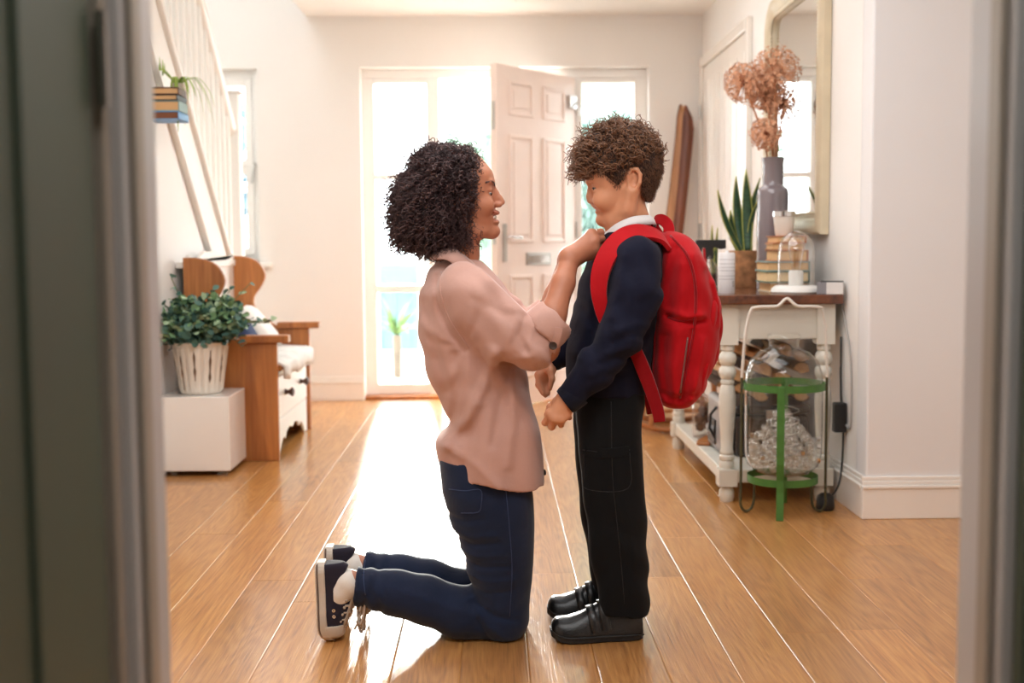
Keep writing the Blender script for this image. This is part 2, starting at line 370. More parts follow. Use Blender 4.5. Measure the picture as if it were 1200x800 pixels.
# ---- front door frame with sidelights
YF = YB + 0.10                                       # inner face of the frame
def xs(px): return P(px, 250, YF).x
def zs(py): return P(560, py, YF).z
fr = struct(MB().box((DX0, YF, DZ - 0.055), (DX1, YF + 0.08, DZ)).build('trim_3', M['frame_white'], bevel=0.004))
def post(name, xa, xb, z0, z1, d=0.08): return MB().box((xa, YF, z0), (xb, YF + d, z1)).build(name, M['frame_white'], fr, bevel=0.004)
post('post', DX0, xs(440), 0, DZ - .055); post('post', xs(501), xs(516), 0, DZ - .055); post('post', xs(671), xs(682), 0, DZ - .055); post('post', xs(743), DX1, 0, DZ - .055)
MB().box((DX0, YF - .1, -0.005), (DX1, YF + .14, 0.022)).build('threshold', M['pine_y'], fr, bevel=0.004)
def sidelight(name, xa, xb):
    o = empty(name, (xa, YF, 0), None, None, kind='structure')
    zz = [0.09, zs(342), zs(333), zs(210), zs(203), zs(97)]
    for a, b in ((0.022, 0.09), (zz[1], zz[2]), (zz[3], zz[4]), (zz[5], DZ - 0.055)):
        MB().box((xa, YF + .01, a), (xb, YF + .07, b)).build('rail', M['frame_white'], o, bevel=0.004)
    for a, b in ((zz[0], zz[1]), (zz[2], zz[3]), (zz[4], zz[5])):
        MB().box((xa, YF + .035, a), (xb, YF + .041, b)).build('pane', M['pane'], o)
    return o
sidelight('window_1', xs(440), xs(501)); sidelight('window_2', xs(682), xs(743))
# ---- open front door, hinged on the right
hx, hy = xs(671), YF + 0.005
tipp = P(577, 285, 6.93)
ang = math.atan2(tipp.y - hy, tipp.x - hx); DWID = 0.81
d1 = empty('door_1', (hx, hy, 0.01), None, None, kind='structure')
dd = d1; Rz = Matrix.Rotation(ang, 3, 'Z')
ORG[d1.name] = Vector((0, 0, 0)); d1.rotation_euler = (0, 0, ang)
DH = DZ - 0.068
sgn = 1                                              # +local y faces the camera side (leaf rotated past 180 deg)
MB().box((0, -0.022, 0), (DWID, 0.022, DH)).build('door_leaf', M['door_pink'], d1, bevel=0.003)
cols = ((0.115, 0.355), (0.455, 0.695))
rows = ((0.16, 0.78), (0.97, 1.60), (1.71, 1.91))
for (xa, xb) in cols:
    for (za, zb) in rows:
        for s in (1, -1):
            t = MB(); y1 = 0.022 * s; y2 = y1 + 0.009 * s; y0, y2 = min(y1, y2), max(y1, y2)
            t.frame('y', (xa, za), (xb, zb), y0, y2, .022)
            p = t.build('moulding', M['door_pink'], d1, bevel=0.004)
            MB().box((xa + .045, min(y1, y1 + .006 * s), za + .045), (xb - .045, max(y1, y1 + .006 * s), zb - .045)).build('raised_panel', M['door_pink'], d1, bevel=0.004)
for s in (1, -1):
    hp = MB().box((DWID - 0.085, min(.022 * s, .03 * s), 0.86), (DWID - 0.05, max(.022 * s, .03 * s), 1.08)).build('handle_plate', M['metal'], d1, bevel=0.003)
    MB().tube([(DWID - .067, .028 * s, 1.0), (DWID - .067, .065 * s, 1.0), (DWID - .08, .07 * s, 1.0), (DWID - .18, .068 * s, .998)], 0.0085, 10).build('lever', M['chrome'], hp, smooth=60)
    lp = MB().box((0.28, min(.022 * s, .03 * s), 0.835), (0.53, max(.022 * s, .03 * s), 0.91)).build('letter_plate', M['metal'], d1, bevel=0.003)
    MB().box((0.30, min(.03 * s, .034 * s), 0.85), (0.51, max(.03 * s, .034 * s), 0.895)).build('flap', M['chrome'], lp, bevel=0.003)
lk = MB().box((0.01, 0.022, 1.80), (0.09, 0.045, 1.88)).build('door_closer', M['chrome'], d1, bevel=0.006)
MB().tube([(0.03, .05, 1.84), (0.03, .07, 1.80), (0.03, .06, 1.76)], 0.008, 8).build('closer_arm', M['metal'], lk, smooth=50)
for z in (0.25, 1.0, 1.78):
    MB().tube([(-0.004, 0.024, z), (-0.004, 0.024, z + .1)], 0.007, 10).build('hinge', M['metal'], d1, smooth=50)
for z in (0.5, 0.96, 1.62):
    MB().box((DWID - .001, -.01, z), (DWID + .003, .01, z + .16)).build('lock_plate', M['metal'], d1)

# ---- window beside the stairs
w3 = empty('window_3', (WX0, YF, WZ0), None, None, kind='structure')
t = MB(); fw = 0.05
t.frame('y', (WX0, WZ0), (WX1, WZ1), YF, YF + .07, fw)
t.build('window_frame', M['frame_white'], w3, bevel=0.004)
zm = P(290, 196, YF).z
t = MB()
for za, zb in ((WZ0 + fw, zm), (zm, WZ1 - fw)):
    c = 0.045
    t = MB().frame('y', (WX0 + fw, za), (WX1 - fw, zb), YF - .012, YF + .05, c)
    sash = t.build('sash', M['frame_white'], w3, bevel=0.004)
    MB().box((WX0 + fw + c, YF + .015, za + c), (WX1 - fw - c, YF + .02, zb - c)).build('pane', M['pane'], sash)
q = P(299, 198, YF - .02)
MB().tube([q + Vector((0, 0, .03)), q + Vector((0, -.03, .02)), q + Vector((-.015, -.035, -.09))], 0.008, 8).build('window_catch', M['metal'], w3, smooth=60)
MB().box((WX0 - .03, YB - .06, WZ0 - .03), (WX1 + .075, YB + .11, WZ0)).build('window_sill', M['trim'], w3, bevel=0.006)
# ---- door on the right wall
ya, yb_ = 6.09, 7.36; zt = 2.035
d2 = empty('door_2', (XR, ya, 0), None, None, kind='structure')
t = MB(); t.box((XR - .03, ya - .06, 0), (XR, ya, zt + .06)); t.box((XR - .03, yb_, 0), (XR, yb_ + .06, zt + .06)); t.box((XR - .03, ya + .0005, zt), (XR, yb_ - .0005, zt + .06))
t.build('architrave', M['door_white'], d2, bevel=0.006)
MB().box((XR - .014, ya + .004, .01), (XR + .02, yb_ - .004, zt - .004)).build('door_leaf', M['door_white'], d2, bevel=0.003)
nb = 7
for i in range(nb):
    a = ya + .05 + i * (yb_ - ya - .1) / nb; b = a + (yb_ - ya - .1) / nb - .012
    MB().box((XR - .022, a, .12), (XR - .013, b, zt - .1)).build('board', M['door_white'], d2, bevel=0.006)
for z in (.3, 1.0, 1.72):
    MB().tube([(XR - .034, yb_ - .004, z), (XR - .034, yb_ - .004, z + .09)], .008, 8).build('hinge', M['metal'], d2, smooth=50)
MB().ball((XR - .06, ya + .1, 1.0), .025, 12).build('door_knob', M['metal'], d2, smooth=180)

# ================================================================ staircase
st = empty('staircase', (XL, 6.9, 0), 'white painted wooden staircase with spindle balustrade rising along the left wall', 'staircase')
def zlow(y): return 0.945 + (6.01 - y) * sl          # lower edge of the stringer
def zup(y): return zlow(y) + 0.325
y0, y1 = 4.42, 6.80
MB().prism([(y1, zlow(y1)), (y1, zup(y1)), (y0, zup(y0)), (y0, zlow(y0))], XL - .03, XL + .012, 'x').build('stringer', M['trim'], st, bevel=0.004)
t = MB(); t.prism([(y1, zlow(y1) - .02), (y1, zlow(y1) + .03), (y0, zlow(y0) + .03), (y0, zlow(y0) - .02)], XL + .0, XL + .03, 'x'); t.build('stringer_moulding', M['trim'], st, bevel=0.006)
t = MB(); t.prism([(y1, zup(y1)), (y1, zup(y1) + .035), (y0, zup(y0) + .035), (y0, zup(y0))], XL - .04, XL + .035, 'x'); t.build('base_rail', M['trim'], st, bevel=0.006)
def zh(y): return P(275, 150, 6.62).z + (6.62 - y) * 0.84
hr = MB().tube([(XL, 6.66, zh(6.66)), (XL, 4.42, zh(4.42))], 0.032, 10, flat=1.2).build('handrail', M['trim'], st, smooth=60)
MB().box((XL - .045, 6.62, 0.0), (XL + .045, 6.71, P(275, 110, 6.66).z)).build('newel_post', M['trim'], st, bevel=0.006)
MB().box((XL - .058, 6.607, P(275, 110, 6.66).z), (XL + .058, 6.723, P(275, 106, 6.66).z)).build('newel_cap', M['trim'], st, bevel=0.006)
y = 4.5
while y < 6.58:
    MB().box((XL - .016, y - .016, zup(y) + .01), (XL + .016, y + .016, zh(y) - .01)).build('baluster', M['trim'], st, bevel=0.004, seg=1)
    y += 0.112
for i in range(11):
    yy = 6.9 - i * .235
    MB().box((-2.49, yy - .26, .03 + i * .207 - .01), (XL - .035, yy, .03 + i * .207 + .03)).build('tread', M['trim'], st, bevel=0.006)
    MB().box((-2.49, yy - .015, max(.0, .03 + (i - 1) * .207)), (XL - .035, yy, .03 + i * .207)).build('riser', M['trim'], st)
# ================================================================ outside the front door
M['paving'] = mat('pale_paving', srgb(206, 200, 190), 0.9, var=0.08, bump=0.3, bscale=30)
M['hedge'] = mat('hedge_leaf', srgb(106, 132, 112), 0.6, var=0.35, vscale=3)
M['tree'] = mat('tree_leaf', srgb(112, 138, 130), 0.6, var=0.3, vscale=3)
M['tree_blue'] = mat('blue_green_tree_leaf', srgb(74, 102, 116), .6, var=.3, vscale=3)
M['cordyline'] = mat('cordyline_leaf', srgb(96, 124, 62), 0.5, var=0.25)
M['bark'] = mat('bark', srgb(104, 92, 80), 0.9, var=0.2, bump=0.5, bscale=30)
M['teal'] = mat('teal_shed_paint', srgb(84, 128, 134), 0.7, var=0.08)
pv = struct(MB().box((-6, YO, -0.26), (6, 24, -0.165)).build('trim_4', M['dark_room']))
for i in range(8):
    for j in range(4):
        MB().box((-2.4 + j * .9 + (i % 2) * .3, YO + .05 + i * .62, -0.17), (-2.4 + j * .9 + .885 + (i % 2) * .3, YO + .05 + i * .62 + .605, -0.10 + .004 * ((i * 3 + j) % 3))).build('slab', M['paving'], pv)
def leaves(n, c, r, size, seed, shape='ell'):
    g = np.random.default_rng(seed); t = MB()
    for _ in range(n):
        if shape == 'box': p = g.uniform(-1, 1, 3)
        else:
            p = g.normal(size=3); p = p / np.linalg.norm(p) * g.uniform(.35, 1) ** .5
        p = Vector(p * np.array(r)) + Vector(c); a = Vector(g.normal(size=3)).normalized(); b = a.orthogonal().normalized(); s = size * g.uniform(.6, 1.3)
        m = p + a * s * .5 + a.cross(b) * s * .12
        t._add([p, m + b * s * .3, p + a * s, m - b * s * .3], [(0, 1, 2, 3)])
    return t
h = empty('hedge', (0.3, 13.2, -0.16), 'clipped green hedge across the front garden seen through the open door', 'hedge')
leaves(5200, (1.25, 13.2, 1.02), (1.8, .5, 1.2), .11, 1, 'box').build('foliage', M['hedge'], h)['kind'] = 'stuff'
MB().box((-.5, 12.95, -.16), (3.0, 13.45, 10.78)).build('inner_growth', M['hedge'], h)
def tree(loc, hgt, r, label, seed, m_='tree'):
    t = empty('garden_tree', loc, label, 'tree', 'trees in the front garden'); x, y, z = loc
    MB().tube([(x, y, z), (x + .05, y, z + hgt * .4), (x - .04, y, z + hgt * .7)], [.09, .07, .05], 8).build('trunk', M['bark'], t, smooth=60)
    leaves(1500, (x, y, z + hgt * .72), (r, r, hgt * .3), .14, seed).build('foliage', M[m_], t)['kind'] = 'stuff'
tree((1.15, 11.2, -.16), 2.35, .75, 'bushy garden tree seen through the right-hand sidelight', 5)
tree((-3.15, 13.2, -.16), 2.75, 1.0, 'pale garden tree seen through the narrow window beside the stairs', 6, 'tree_blue')
sh_ = empty('garden_shed', (-1.35, 12.2, -.16), 'low blue-green garden shed seen through the left sidelight', 'shed')
for i in range(9): MB().box((-2.0 + i * .145, 12.2, -.16), (-2.0 + i * .145 + .14, 12.23, 0.58 + .006 * (i % 2))).build('board', M['teal'], sh_)
MB().prism([(-2.1, 0.58), (-.62, 0.58), (-0.58, 0.78), (-2.0, 0.78)], 12.1, 13.2, 'y').build('roof', M['teal'], sh_)
MB().box((-2.0, 12.24, -.16), (-.7, 13.1, 0.58)).build('wall', M['teal'], sh_)
for x, lab in ((-1.12, 'white garden post left of the cordyline outside the sidelight'), (-.66, 'white garden post right of the cordyline outside the sidelight')):
    tag(MB().box((x - .045, 11.2, -.16), (x + .045, 11.29, 1.0)).build('garden_post', M['frame_white'], None, (x, 11.2, -.16), bevel=.01), lab, 'post', 'white garden posts')
cd = empty('cordyline', (-.78, 9.6, -.16), 'spiky green cordyline plant growing outside the left sidelight', 'plant')
MB().tube([(-.78, 9.6, -.12), (-.78, 9.6, .25)], .035, 8).build('stem', M['bark'], cd)
g = random.Random(4)
for i in range(34):
    a = g.uniform(0, 6.28); e = g.uniform(.2, 1.35); L = g.uniform(.35, .6); d = Vector((math.cos(a) * math.cos(e), math.sin(a) * math.cos(e), math.sin(e)))
    p0 = Vector((-.78, 9.6, .25)); pts = [p0, p0 + d * L * .5, p0 + d * L + Vector((0, 0, -.18 * L * math.cos(e) * 2))]
    MB().tube(catmull(pts, 3), [.006, .014, .016, .014, .010, .006, .002], 4, flat=.2).build('leaf', M['cordyline'], cd)
# ================================================================ console table
TX0, TX1, TY0, TY1, TZ = 0.795, 1.285, 4.36, 5.70, 0.778
ct = empty('console_table', (1.05, 5.05, 0), 'white painted console table with turned legs and dark wooden top against the right wall', 'table')
MB().box((TX0, TY0, TZ - .036), (TX1, TY1, TZ)).build('table_top', M['walnut'], ct, bevel=.006, seg=3)
LX = (0.872, 1.232); LY = (4.43, 5.60)
tp = [(0, .0), (.024, .0), (.029, .02), (.028, .04), (.020, .055), (.020, .062)]
mid = [(.026, .122), (.0285, .134), (.0285, .146), (.024, .155), (.0285, .160), (.0285, .172), (.023, .178), (.026, .183), (.026, .190), (.023, .198), (.025, .25), (.029, .31), (.032, .36), (.031, .40), (.027, .43),
       (.022, .442), (.026, .447), (.026, .456), (.022, .461), (.030, .472), (.033, .487), (.030, .502), (.021, .512), (.029, .521), (.033, .537), (.031, .553), (.021, .566), (.026, .572), (.026, .584), (.022, .59), (.022, .596)]
for x in LX:
    for y in LY:
        t = MB(); t.box((x - .033, y - .033, .592), (x + .033, y + .033, .742)); t.box((x - .034, y - .034, .06), (x + .034, y + .034, .124))
        t.lathe(mid, (x, y, 0), 20); t.lathe(tp, (x, y, 0), 20); t.build('leg', M['paint_table'], ct, smooth=38)
t = MB(); t.box((LX[0] + .03, LY[0] - .018, .612), (LX[1] - .03, LY[0] + .004, .742)); t.box((LX[0] + .03, LY[1] - .004, .612), (LX[1] - .03, LY[1] + .018, .742))
t.box((LX[0] - .018, LY[0] + .03, .612), (LX[0] + .004, LY[1] - .03, .742)); t.box((LX[1] - .004, LY[0] + .03, .612), (LX[1] + .018, LY[1] - .03, .742)); t.build('apron', M['paint_table'], ct, bevel=.003)
t = MB(); t.box((LX[0] - .02, LY[0] + .028, .072), (LX[1] + .02, LY[1] - .028, .122)); t.box((LX[0] + .03, LY[0] - .02, .072), (LX[1] - .03, LY[0] + .03, .122)); t.build('shelf', M['paint_table'], ct, bevel=.004)

# ================================================================ mirror on the right wall
M['mirror_frame'] = mat('cream_mirror_frame', srgb(206, 192, 164), 0.35, var=0.06, vscale=12)
M['mirror'] = mat('mirror_glass', srgb(236, 238, 236), 0.02, 1.0, var=0.0)
my0, my1, mz0, mz1, mr = 4.62, 5.58, 1.00, 2.06, 0.15
mi = empty('wall_mirror', (XR, (my0 + my1) / 2, mz0), 'large cream-framed mirror with rounded top corners hanging on the right wall', 'mirror')
def outline(i, n=10):
    a0, a1, b0, b1, r = my0 + i, my1 - i, mz0 + i, mz1 - i, max(.02, mr - i); p = [(a0, b0), (a1, b0)]
    p += [(a1 - r + r * math.cos(t), b1 - r + r * math.sin(t)) for t in (math.pi / 2 * k / n for k in range(n + 1))]
    p += [(a0 + r - r * math.cos(t), b1 - r + r * math.sin(t)) for t in (math.pi / 2 * (1 - k / n) for k in range(n + 1))]
    return p
def ring_loop(steps):
    t = MB(); loops = [[(XR - d, y, z) for y, z in outline(i)] for i, d in steps]; n = len(loops[0])
    t._add([p for l in loops for p in l], [(a * n + k, a * n + (k + 1) % n, (a + 1) * n + (k + 1) % n, (a + 1) * n + k) for a in range(len(loops) - 1) for k in range(n)])
    return t
ring_loop([(0, .002), (0, .032), (.012, .046), (.03, .05), (.05, .042), (.066, .030), (.078, .034), (.09, .026), (.095, .012)]).build('frame', M['mirror_frame'], mi, smooth=40)
MB().prism(outline(.088), XR - .016, XR - .012, 'x').build('mirror_glass', M['mirror'], mi)
t = MB(); ol = outline(.084); per = [Vector((XR - .032, a, b)) for a, b in ol] + [Vector((XR - .032, *ol[0]))]
for a, b in zip(per[:-1], per[1:]):
    nn = max(1, int((b - a).length / .016))
    for k_ in range(nn): t.ball(a.lerp(b, k_ / nn), .0062, 6)
o = t.build('bead_trim', M['mirror_frame'], mi, smooth=180); o['kind'] = 'stuff'

# ================================================================ pine settle along the left wall
se = empty('settle_bench', (-1.2, 5.83, 0), 'honey pine settle with scrolled wings and white drawer front along the left wall', 'bench')
SX0, SX1, SA, SB = XL + .045, -0.975, 5.36, 6.30
def wing():
    p = [(SX0, 0), (SX1, 0), (SX1, .535), (SX0 + .30, .535)]
    p += [(q.x, q.y) for q in catmull([(SX0 + .27, .54, 0), (SX0 + .20, .575, 0), (SX0 + .135, .64, 0), (SX0 + .125, .70, 0), (SX0 + .165, .76, 0), (SX0 + .185, .82, 0), (SX0 + .15, .885, 0), (SX0 + .08, .915, 0), (SX0, .92, 0)], 4)]
    return p
for y in (SA, SB):
    e = MB().prism(wing(), y, y + .028, 'y').build('end_panel', M['pine'], se, bevel=.004)
    MB().box((SX0 + .245, y - .02, .537), (SX1 + .055, y + .048, .570)).build('armrest', M['pine'], e, bevel=.005)
MB().box((SX0, SA + .028, .40), (SX0 + .022, SB, .885)).build('back_panel', M['trim'], se, bevel=.003)
MB().box((XL + .004, SA + .031, .872), (SX0 + .03, 6.0, .899)).build('top_ledge', M['trim'], se, bevel=.002)
t = MB(); t.box((SX0 - .0, SA + .03, .868), (SX0 + .034, SB - .002, .90)); t.prism([(SA + .03, .90), (SB - .002, .90), (SB - .002, .93), (SB - .16, .905), (5.98, .945), (5.68, .945), (SA + .19, .905), (SA + .03, .93)], SX0 + .004, SX0 + .026, 'x'); t.build('top_rail', M['trim'], se, bevel=.005)
MB().box((SX0 + .02, SA + .028, .405), (SX1 + .01, SB, .432)).build('seat', M['pine_y'], se, bevel=.005)
M['drawer_white'] = mat('white_drawer_paint', srgb(240, 238, 234), 0.35, var=0.02)
fx = SX1 - .02
MB().box((SX0 + .03, SA + .03, .12), (fx - .012, SB - .002, .404)).build('carcass', M['pine_y'], se)
dr = MB().box((fx - .012, SA + .034, .175), (fx + .006, SB - .03, .372)).build('drawer', M['drawer_white'], se, bevel=.004)
M['knob'] = mat('dark_wood_knob', srgb(72, 42, 26), 0.35)
for y in (5.62, 6.06):
    MB().lathe([(0, 0), (.016, 0), (.010, .012), (.010, .020), (.022, .034), (.022, .040), (.012, .046), (0, .047)], (fx + .005, y, .283), 14, Matrix.Rotation(math.pi / 2, 3, 'Y')).build('knob', M['knob'], dr, smooth=40)
MB().box((fx - .012, SA + .03, .374), (fx + .004, SB - .002, .406)).build('front_rail', M['drawer_white'], se, bevel=.003)
pl = [(SA + .028, .17), (SA + .028, .0), (SA + .09, .0)] + [(q.x, q.y) for q in catmull([(SA + .10, .0, 0), (SA + .16, .05, 0), (SA + .23, .075, 0), (SA + .27, .06, 0), (SA + .30, .085, 0), (SA + .40, .10, 0), (SA + .47, .085, 0), (SA + .54, .10, 0), (SA + .64, .085, 0), (SA + .67, .06, 0), (SA + .71, .075, 0), (SA + .78, .05, 0), (SA + .84, .0, 0)], 3)] + [(SB - .03, .0), (SB - .03, .17)]
MB().prism(pl, fx - .010, fx + .004, 'x').build('skirt_board', M['drawer_white'], se, bevel=.003)

# seat pad, cushions on the settle
M['pad'] = mat('white_grey_ticking', srgb(226, 222, 216), 0.9, var=0.10, vscale=22, bump=0.4, bscale=70, sheen=.2)
M['cushion_white'] = mat('white_cushion_linen', srgb(232, 228, 222), 0.9, var=0.05, bump=0.3)
M['cushion_navy'] = mat('navy_cushion_cotton', srgb(44, 58, 92), 0.9, var=0.1, bump=0.3)
def pillow(name, m, c, sz, R, label, cat):
    n = 14; t = MB()
    for s in (1, -1):
        t.grid([[Vector((u * sz[0] * (1 - .06 * (1 - v * v)), v * sz[1] * (1 - .06 * (1 - u * u)), s * sz[2] * ((1 - u ** 4) * (1 - v ** 4)) ** .55)) for v in (j / n * 2 - 1 for j in range(n + 1))] for u in (i / n * 2 - 1 for i in range(n + 1))])
    t.v = [tuple(R @ Vector(v) + Vector(c)) for v in t.v]
    o = t.build(name, m, None, tuple(c), smooth=180, weld=True); return tag(o, label, cat)
g = np.random.default_rng(3)
rows = []
for i in range(20):
    u = i / 19; row = []
    for j in range(30):
        v = j / 29; y = SA + .05 + v * (SB - SA - .07); x = SX0 + .05 + u * (SX1 - SX0 + .0)
        z = .450 + .006 * math.sin(v * 19) * u + .004 * math.sin(v * 41 + u * 9)
        if u > .86: x = SX1 + .030 + .008 * math.sin(v * 23); z = .446 - (u - .86) * .55 - .01 * math.sin(v * 17)
        row.append(Vector((x, y, z)))
    rows.append(row)
tag(MB().grid(rows).build('seat_pad', M['pad'], None, (SX0 + .2, 5.8, .435), smooth=180, solid=.012), 'rumpled white and grey cloth seat pad hanging over the settle seat', 'cushion')
RY = Matrix.Rotation
pillow('cushion', M['cushion_white'], (SX0 + .19, 6.08, .560), (.14, .15, .045), RY(math.radians(50), 3, 'Y'), 'white linen cushion leaning on the settle back, far one', 'cushion')
pillow('cushion', M['cushion_navy'], (SX0 + .20, 5.72, .545), (.10, .11, .04), RY(math.radians(60), 3, 'Y'), 'navy blue cushion on the settle just behind the leafy plant', 'cushion')

# ================================================================ glossy white box and leafy plant
M['gloss_white'] = mat('glossy_white_laminate', srgb(238, 235, 230), 0.12, var=0.01, coat=.5)
M['clear_foot'] = thin_glass('clear_acrylic', (.95, .96, .96), .05, add=.15)
bx = empty('white_box', (-1.27, 5.17, 0), 'glossy white cube side table on clear feet standing beside the pine settle', 'side table')
MB().box((XL + .012, 5.01, .022), (-1.118, 5.335, .338)).build('body', M['gloss_white'], bx, bevel=.004, seg=3)
for x in (-1.37, -1.165):
    for y in (5.06, 5.29): MB().lathe([(0, 0), (.022, 0), (.022, .022), (0, .022)], (x, y, 0), 14).build('foot', M['clear_foot'], bx, smooth=40)
M['whitewash'] = mat('whitewashed_planter', srgb(222, 214, 202), 0.8, var=0.05, bump=.4, bscale=40)
M['birch_dark'] = mat('exposed_bark', srgb(112, 88, 68), 0.9, var=0.3, vscale=20, bump=.4)
M['soil'] = mat('soil', srgb(52, 40, 32), 0.95, var=0.2)
pc = Vector((-1.268, 5.16, .338))
pp = empty('potted_eucalyptus', pc, 'leafy eucalyptus in a whitewashed bark planter on the glossy white box', 'plant')
pr = [(.0, .002), (.084, .002), (.086, .006), (.116, .212), (.120, .222), (.114, .226), (.106, .205), (.104, .19)]
pt = MB().lathe(pr, pc, 32).build('pot', M['whitewash'], pp, smooth=40)
MB().lathe([(0, .19), (.104, .19)], pc, 24).build('soil', M['soil'], pp)
g = random.Random(2)
for i in range(22):
    a = 2 * math.pi * i / 22 + g.uniform(-.05, .05); w = .0125; t = MB(); rows = []
    for k_ in range(6):
        z = .012 + k_ * .038; r = .0865 + (z / .212) * .030 + .0015
        rows.append([Vector((math.cos(a + s * w / r * (1 - .25 * ((i * 7 + k_) % 3 == 0))) * (r + (.0025 if s == 0 else 0)), math.sin(a + s * w / r) * (r + (.0025 if s == 0 else 0)), z)) + pc for s in (-1, 0, 1)])
    t.grid(rows).build('bark_strip', M['whitewash'], pt, smooth=60)
    if i % 2 == 0:
        t = MB(); a2 = a + .14; rows = []
        z0_, z1_ = g.uniform(.02, .06), g.uniform(.15, .205)
        for k_ in range(7):
            z = z0_ + (z1_ - z0_) * k_ / 6; r = .0875 + (z / .212) * .030 + .003; ww = .004 * (1 + .6 * math.sin(k_ * 2.3 + i)) * (0.4 if k_ in (0, 6) else 1)
            rows.append([Vector((math.cos(a2 + s * ww / r) * r, math.sin(a2 + s * ww / r) * r, z)) + pc for s in (-1, 1)])
        t.grid(rows).build('bark_strip', M['birch_dark'], pt, smooth=60)
LEAFM = [mat('eucalyptus_leaf_' + n_, c_, .55, var=.18, vscale=14) for n_, c_ in (('blue', srgb(84, 122, 110)), ('green', srgb(112, 148, 104)), ('dark', srgb(58, 96, 84)), ('pale', srgb(156, 180, 144)))]
M['stem_green'] = mat('green_stem', srgb(96, 104, 66), .7)
def leaf_me(s, m_):
    t = MB(); prof = [(0, 0), (.35, .42), (.7, .46), (.95, .25), (1.08, 0)]; rows = []
    for x, w_ in prof: rows.append([Vector((x * s, -w_ * s, .10 * s * (w_ * 2) - .12 * s * x * x)), Vector((x * s, 0, -.12 * s * x * x)), Vector((x * s, w_ * s, .10 * s * (w_ * 2) - .12 * s * x * x))])
    me = t.grid(rows).mesh('leaf', smooth=180, weld=True); me.materials.append(m_); return me
LM = [leaf_me(.043, m_) for m_ in LEAFM]
g = random.Random(11); nleaf = 0
for i in range(34):
    a = g.uniform(0, 6.283); lean = g.uniform(.05, 1.25); L = g.uniform(.20, .33) if lean < .6 else g.uniform(.16, .27)
    if i < 3: L = .36; lean = .25 + .15 * i; a = (2.6, 4.2, 0.2)[i]
    if i in (3, 4, 5): a = (.05, -.3, .35)[i - 3]; lean = 1.0; L = .31
    if math.sin(a) > .35: L *= .55
    b0 = pc + Vector((math.cos(a) * .05 * lean, math.sin(a) * .05 * lean, .19))
    d = Vector((math.cos(a) * math.sin(lean), math.sin(a) * math.sin(lean), math.cos(lean)))
    pts = [b0, b0 + d * L * .5 + Vector((0, 0, .02)), b0 + d * L + Vector((0, 0, -.05 * lean))]
    pts = [Vector((max(p.x, XL + .045), p.y, p.z)) for p in pts]
    cv = catmull(pts, 6); MB().tube(cv, .0022, 5).build('stem', M['stem_green'], pp, smooth=180)
    m_ = 8
    for k_ in range(m_):
        f = .15 + .85 * k_ / (m_ - 1); q = cv[min(len(cv) - 1, int(f * (len(cv) - 1)))]
        o = bpy.data.objects.new('leaf', LM[0] if g.random() < .35 else LM[g.choice([1, 2, 2, 3 if lean > .5 or k_ > 6 else 1])]); COL.objects.link(o); o.parent = pp
        o.location = q - pc
        sc = g.uniform(.75, 1.15) * (1 - .35 * (k_ / m_)); o.scale = (sc, sc, sc)
        o.rotation_euler = (g.uniform(-.9, .9), g.uniform(-.8, .5), a + (k_ % 2 * 2 - 1) * g.uniform(.5, 1.5)); nleaf += 1

t = MB(); gg = np.random.default_rng(12)
for _ in range(1250):
    p = gg.normal(size=3); p = p / np.linalg.norm(p) * gg.uniform(.1, 1) ** .4; p = Vector((p[0] * .20, p[1] * .15, p[2] * .125 + .02 * p[0])) + pc + Vector((.01, -.02, .295))
    if p.z < pc.z + .215 or p.x < XL + .03 or p.y > 5.345: continue
    a = Vector(gg.normal(size=3)); a.z = abs(a.z) * .5; a.normalize(); b = a.orthogonal().normalized(); b = (b * math.cos(_) + a.cross(b) * math.sin(_)); s_ = .036 * gg.uniform(.6, 1.2); n_ = a.cross(b) * s_ * .12
    t.m = int(gg.integers(0, 4)) if p.z > pc.z + .26 else int(gg.choice([0, 2, 2])); t._add([p, p + a * s_ * .35 + b * s_ * .42 + n_, p + a * s_ * .75 + b * s_ * .42 + n_, p + a * s_ * 1.05, p + a * s_ * .75 - b * s_ * .42 + n_, p + a * s_ * .35 - b * s_ * .42 + n_], [(0, 1, 2, 3), (0, 3, 4, 5)])
o = t.build('foliage', LEAFM, pp); o['kind'] = 'stuff'

# ================================================================ books floating on the stair wall with a spider plant
M['page'] = mat('book_pages', srgb(214, 172, 122), .8, var=.06, vscale=30, stretch=(1, 1, 14))
M['page_pale'] = mat('book_pages_pale', srgb(228, 198, 150), .8, var=.06, vscale=30, stretch=(1, 1, 14))
def book(name_label, x0, y0, z0, w_, d_, h_, cover, page, spine='x+', rot=0.0, group=None, origin=None, tagit=True):
    """w_ along x, d_ along y, lying flat; covers overhang the page block, spine on one side"""
    c = Vector((x0, y0, z0)); R = Matrix.Rotation(rot, 3, 'Z'); o = empty('book', c, name_label, 'book', group)
    cv = min(.004, h_ * .14)
    def put(t, nm, m_): t.v = [tuple(R @ Vector(v) + c) for v in t.v]; return t.build(nm, m_, o, bevel=.0012, seg=1)
    a, b = w_ / 2, d_ / 2
    t = MB(); t.box((-a, -b, 0), (a, b, cv)); t.box((-a, -b, h_ - cv), (a, b, h_))
    q = {'x+': ((a - cv, -b, 0), (a, b, h_)), 'x-': ((-a, -b, 0), (-a + cv, b, h_)), 'y+': ((-a, b - cv, 0), (a, b, h_)), 'y-': ((-a, -b, 0), (a, -b + cv, h_))}[spine]
    t.box(*q); put(t, 'cover', cover)
    i = .006; put(MB().box((-a + i, -b + i, cv), (a - i, b - i, h_ - cv)), 'pages', page); return o
def cov(nm, c): return mat('cover_' + nm, c, .5, var=.05)
